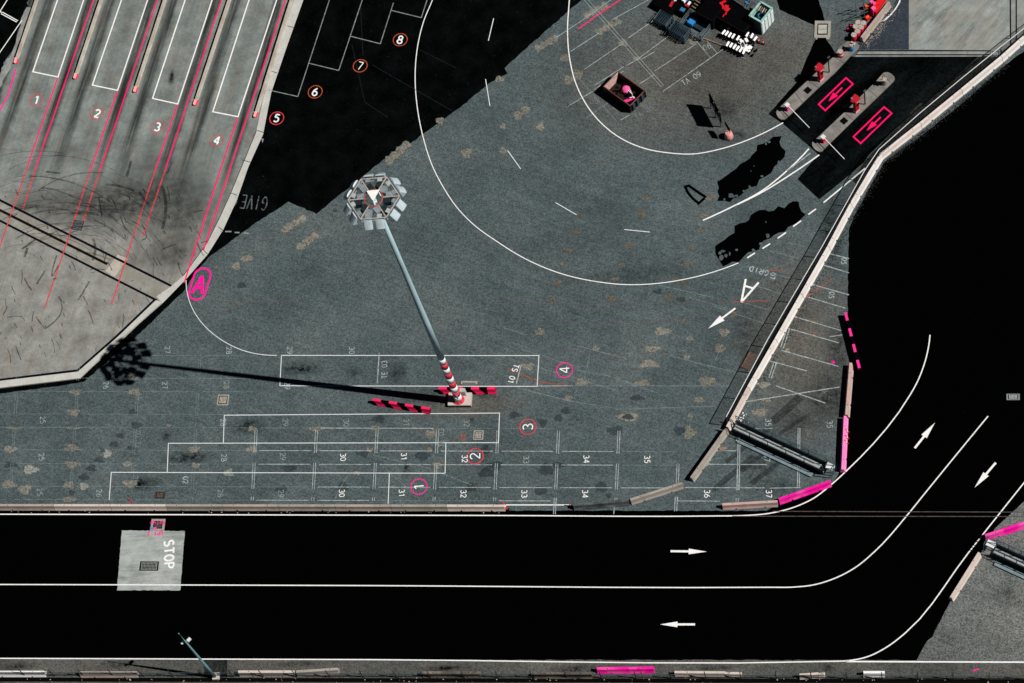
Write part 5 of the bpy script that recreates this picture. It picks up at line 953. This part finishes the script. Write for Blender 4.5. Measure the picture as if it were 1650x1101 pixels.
# ------------------------------------------------------------------ scrap yard at the top
def c1p(x, y): return (1050 + x / 7.857, y / 7.857)
YA = ang(1120, 30, 10, 5.6)
def cage(cx_, cy_, lx, ly, h, label, m='cage_blue', bars=7, name='mesh_cage', fill=None, z0=0.0):
    g_ = G(cx_, cy_); o = thing(name, label, 'cage', (g_.x, g_.y, z0), YA, 'steel cages in the scrap corner')
    MB().box((0, 0, .10), (lx, ly, .12)).build('base', m, o)
    for sx in (-1, 1):
        for sy in (-1, 1): MB().box((sx * lx / 2, sy * ly / 2, h / 2), (.09, .09, h)).build('post', m, o)
    for s_ in (-1, 1):
        mb = MB()
        for k in range(3): mb.box((0, s_ * ly / 2, h * (.36 + .31 * k)), (lx - .1, .05, .05))
        for k in range(bars): mb.box((-lx / 2 + lx * (k + .5) / bars, s_ * (ly / 2 + .01), h * .55), (.03, .03, h * .85))
        mb.build('side_grille', m, o); mb = MB()
        for k in range(3): mb.box((s_ * lx / 2, 0, h * (.36 + .31 * k)), (.05, ly - .1, .05))
        mb.build('end_grille', 'cage_steel', o)
    if fill:
        mb = MB()
        for k in range(fill): mb.box((-lx / 2 + lx * (k + .5) / fill, 0, h * .86), (lx / fill * .5, ly * .94, .05))
        mb.build('top_slats', m, o)
    return o
cage(1069.5, 36, 1.6, 1.4, 1.0, 'small dark cage of slats at the left end of the scrap corner', fill=6)
cage(1082, 45, 1.2, 1.1, .8, 'low dark cage between the two slatted cages')
cage(1096.5, 57, 2.0, 1.35, 1.35, 'blue-black slatted cage in front of the scrap corner', fill=8)
cage(1122, 45, 3.0, 2.2, 1.2, 'long steel cage holding a blue tote beside the blue-black cage', 'cage_steel', 9)
def stuffbox(x, y, d, m, label, z0, rz, name, cat, lid=None):
    g_ = G(x, y); o = thing(name, label, cat, (g_.x, g_.y, z0), rz); MB().box((0, 0, d[2] / 2), d).build('body', m, o); MB().box((0, 0, d[2] + .025), (d[0] * .9, d[1] * .9, .05)).build('lid', lid or m, o)
stuffbox(1114.5, 41, (.72, .62, .6), 'tote_blue', 'bright blue tote inside the long steel cage', .18, YA, 'tote', 'tote')
stuffbox(1123, 46, (1.5, .5, .3), 'cage_blue', 'dark slatted pallet inside the long steel cage', .18, YA, 'pallet', 'pallet')
BX = [((1077, 4, 1.0), (.40, .34, .30), 'white_plastic', 'small white box, left of the pair on the dark crate'), ((1084.5, 4, 1.0), (.42, .36, .32), 'panel_white', 'white box with a grey lid, right of the pair on the dark crate'), ((1074, 1, .9), (.34, .3, .3), 'red_sheet', 'small red box at the top left of the scrap corner'), ((1083.5, 14.5, .7), (.34, .85, .3), 'kiosk_red', 'narrow dark red box below the white boxes'), ((1097.5, 3.0, .8), (.55, .4, .3), 'tote_blue', 'blue tote at the top edge, left one'), ((1105.5, 5.5, .8), (.65, .4, .3), 'tote_blue', 'blue tote at the top edge, right one'), ((1103, 9.5, .9), (.45, .36, .34), 'white_plastic', 'white box under the blue totes'), ((1108, 16, .6), (.5, .3, .3), 'kiosk_red', 'small dark red box right of the scrap cages'), ((1088, 8, .8), (.35, .3, .4), 'panel_white', 'pale box leaning right of the white boxes'), ((1101, 22, .4), (.6, .5, .4), 'hose_blue', 'dark blue crate among the scrap'), ((1111.5, 13, .5), (.22, .5, .5), 'white_plastic', 'upright white strip at the right of the scrap')]
for (x, y, z0), d_, m_, lb in BX: stuffbox(x, y, d_, m_, lb, z0, YA + random.uniform(-.2, .2), 'box', 'box')
def crate(x, y, d_, lb):
    g_ = G(x, y); o = thing('black_box', lb, 'crate', (g_.x, g_.y, 0), YA); lx, ly, h = d_; MB().box((0, 0, h / 2), (lx, ly, h)).build('body', 'pole_black', o); MB().box((0, 0, h + .03), (lx * .9, ly * .85, .06)).build('lid', 'black_paint', o); return o
crate(1074, 12, (2.4, 1.6, .95), 'black crate under the white boxes at the top left of the scrap'); crate(1103, 14, (1.5, 2.0, .75), 'black crate under the blue totes')
crate(1150, 24, (2.2, 3.2, 1.7), 'tall black box added for the shadow behind the timber planks'); crate(1186, 34, (4.6, 3.0, 1.6), 'wide black box added for the shadow left of the turquoise box')  # black boxes added to stand for the dark shadows of a tall stack
g_ = G(1126, 18); o = thing('timber_stack', 'stack of long brown planks behind the steel cage', 'planks', (g_.x, g_.y, 0), YA - .08)
for k in range(4): MB().box((random.uniform(-.15, .15), .65 - k * .42, .5 + k * .04), (2.0 - .15 * k, .11, .09)).build('plank', 'timber', o)
MB().box((0, 0, .22), (2.1, 1.9, .44)).build('bearer', 'black_paint', o)
g_ = G(1163, 28); o = thing('red_sheeting', 'crumpled red metal sheeting on the added black shadow box', 'sheeting', (g_.x, g_.y, 1.72), YA)
mb = MB(); mb.box((-.25, .80, .08), (.25, .75, .05), -.5); mb.box((.0, .42, .11), (.55, .22, .05), -.7); mb.box((.55, .30, .14), (.75, .55, .05), -.12); mb.box((.42, .62, .17), (.4, .18, .05), .3); mb.box((.85, -.15, .10), (.16, .5, .05), .35); mb.box((.80, -.55, .06), (.10, .4, .05), .15); mb.build('sheet', 'red_sheet', o); MB().box((.5, .3, .19), (.4, .3, .03), .3).build('flap', 'kiosk_red', o)
g_ = G(1163, 38); o = thing('grey_funnel', 'pale grey folded sheet leaning below the red sheeting', 'sheet metal', (g_.x, g_.y, 0), YA)
MB().add([(-.5, .35, .7), (.25, .3, .75), (.18, -.75, .05), (.02, .02, .75)], [(0, 3, 1), (3, 2, 1)]).build('sheet', 'gear_grey', o); MB().box((.2, -.2, .2), (.08, .9, .4), .1).build('leg', 'box_grey', o)
# turquoise container
Ht = 2.6; q = [L(1225, 1.5, Ht), L(1244.7, 13.4, Ht), L(1227, 37, Ht), L(1207, 26, Ht)]; ct = sum(q, Vector()) / 4; xd = (q[1] - q[0]) + (q[2] - q[3]); yd = (q[0] - q[3]) + (q[1] - q[2]); tl, tw = xd.length / 2, yd.length / 2
tb = thing('open_container', 'turquoise open-topped container with pale corrugated doors', 'container', (ct.x, ct.y, 0), math.atan2(xd.y, xd.x))
MB().box((0, 0, 1.55), (tl - .2, tw - .2, .1)).build('floor', 'skip_shaded_rust', tb)
for s_ in (-1, 1): MB().box((0, s_ * (tw / 2 - .05), Ht / 2), (tl - .2, .09, Ht - .1)).build('side_wall', 'cage_blue' if s_ < 0 else 'turquoise', tb)
MB().box((-tl / 2 + .05, 0, Ht / 2), (.09, tw, Ht - .1)).build('end_wall', 'turquoise', tb); MB().box((tl / 2 - .05, 0, Ht / 2), (.09, tw, Ht - .1)).build('end_wall', 'turquoise', tb)
for k in range(4): MB().box((tl / 2 + .01, -tw / 2 + tw * (k + .5) / 4, Ht / 2), (.07, tw / 4 * .72, Ht * .86)).build('door_panel', 'panel_white', tb)
mb = MB()
for s_ in (-1, 1): mb.box((0, s_ * (tw / 2 - .07), Ht + .02), (tl, .20, .10)); mb.box((s_ * (tl / 2 - .08), 0, Ht + .021), (.22, tw - .42, .10))
mb.build('top_rim', 'turquoise', tb)
hz = thing('hose_coil', 'dark blue coiled hose inside the turquoise container', 'hose', (ct.x, ct.y - .1, 1.62), 0); mb = MB()
for j in range(3):
    for k in range(18): a_, b__ = 2 * math.pi * k / 18, 2 * math.pi * (k + 1) / 18; r_ = .52 - j * .10; mb.tube((r_ * math.cos(a_), r_ * math.sin(a_), .1 + j * .14), (r_ * math.cos(b__), r_ * math.sin(b__), .1 + j * .14), .06, n=5)
mb.build('coil', 'hose_blue', hz); MB().tube((.2, .5, .1), (.5, .1, .9), .05, n=5).build('free_end', 'bin_blue', hz)
tbm = thing('timber_bundle', 'rusty slats lying across the top of the turquoise container', 'slats', (ct.x + .15, ct.y + .55, Ht - .35), YA)
for k in range(5): MB().box((-.55 + k * .24, .1, 0), (.10, .9, .08), .1).build('slat', 'frame_steel' if k % 2 else 'timber', tbm)
g_ = G(1192, 10); o = thing('tool_rack', 'blue steel frame with tools at the top edge left of the turquoise container', 'rack', (g_.x, g_.y, 0), YA - .08)
for s_ in (-.6, .5): MB().tube((-2.0, s_, 1.9), (2.0, s_, 1.9), .05, n=6).build('beam', 'cage_steel', o)
for s_ in (-1.9, 1.9):
    for y_ in (-.6, .5): MB().tube((s_, y_, 0), (s_, y_, 1.9), .05, n=6).build('post', 'cage_steel', o)
MB().box((0, -.05, 1.7), (3.6, .9, .06)).build('shelf', 'rubbish_dark', o)
MB().box((1.2, 0, 1.82), (.4, .25, .18)).build('tool_box', 'tote_blue', o); MB().box((-.9, .3, 1.82), (.35, .22, .18)).build('tool_box', 'tote_blue', o)
g_ = G(1208, 20); o = thing('ladder', 'steel ladder leaning on the left side of the turquoise container', 'ladder', (g_.x, g_.y, 0), YA + 1.57)
for s_ in (-.16, .16): MB().tube((-1.5, s_, 1.3), (1.3, s_, 2.5), .045, n=6).build('rail', 'cage_steel', o)
for k in range(8): MB().tube((-1.3 + k * .34, -.16, 1.38 + k * .145), (-1.3 + k * .34, .16, 1.38 + k * .145), .03, n=5).build('rung', 'cage_steel', o)
# white plastic road barriers in rows
def wb():
    o = thing('white_stack_panel', 'white', 'plastic barrier', (0, 0, 0), 0, 'white plastic barrier panels in rows')
    mb = MB(); mb.box((0, 0, .86), (.22, .60, .06), 0, Matrix.Rotation(.45, 3, 'Y')); mb.build('panel', 'white_plastic', o); MB().box((0, 0, .44), (.05, .5, .72)).build('stem', 'rubbish_dark', o)
    mb = MB(); mb.box((0, -.34, .05), (.5, .08, .08)); mb.box((0, .34, .05), (.5, .08, .08)); mb.build('feet', 'gear_grey', o); return o
proto = wb(); PA = ang(1180, 60, 10, 5.5)
ROWA = [(1167, 58.5), (1172, 60.5), (1177, 63), (1182.5, 65), (1190, 68)]; ROWB = [(1173.5, 77.5), (1179, 79.5), (1184.5, 82), (1189.5, 84.5), (1194.5, 87), (1199.5, 90)]; ROWC = [(1176, 50), (1190, 54), (1197, 57), (1205, 62), (1212.5, 64.5), (1218, 69)]
nm = ['first', 'second', 'third', 'fourth', 'fifth', 'last']; first = True
for rn, row in (('upper', ROWC), ('middle', ROWA), ('lower', ROWB)):
    for i, (x, y) in enumerate(row):
        g_ = G(x, y); lb = 'white plastic barrier panel in the %s row, %s from the left' % (rn, nm[min(i, 5)])
        if first: proto.location = (g_.x, g_.y, 0); proto.rotation_euler = (0, 0, PA + .12); proto['label'] = lb; first = False
        else: copy_tree(proto, None, (g_.x, g_.y, 0), PA + .1 + random.uniform(-.12, .12), lb)
for x, y, lb in ((1199, 72, 'broken white slabs piled at the right end of the middle row'), (1204, 80, 'white slabs with dark wheels at the right end of the lower row')):
    g_ = G(x, y); o = thing('slab_pile', lb, 'slab pile', (g_.x, g_.y, 0), PA); mb = MB(); MB().box((0, 0, .07), (1.1, .9, .10)).build('base', 'black_paint', o)
    for k in range(8): mb.box((random.uniform(-.5, .5), random.uniform(-.4, .4), .15 + .07 * k), (random.uniform(.2, .55), random.uniform(.2, .4), .10), random.random() * 3)
    mb.build('slab', 'white_plastic', o)
    for k in (-.35, .35): MB().tube((.95, k, .2), (1.03, k, .2), .2, n=12).build('wheel', 'pole_black', o)
for i, (x, y) in enumerate(((1222.5, 68), (1229.5, 71))): cone_marker(x, y, 'red post with white tip at the foot of the turquoise container, ' + ('left', 'right')[i], 0, 'red posts by the turquoise container', 0)
pa, pb = G(1118, 57), G(1164, 74); d = pb - pa; o = thing('long_pipe', 'long rusty pipe running from the cages to the white panels', 'pipe', (pa.x, pa.y, 0), math.atan2(d.y, d.x)); MB().tube((0, 0, .12), (d.length, 0, .12), .065, n=8).build('tube', 'pipe_rust', o); MB().tube((-.08, 0, .12), (.0, 0, .12), .10, n=8).build('collar', 'rubbish_dark', o)
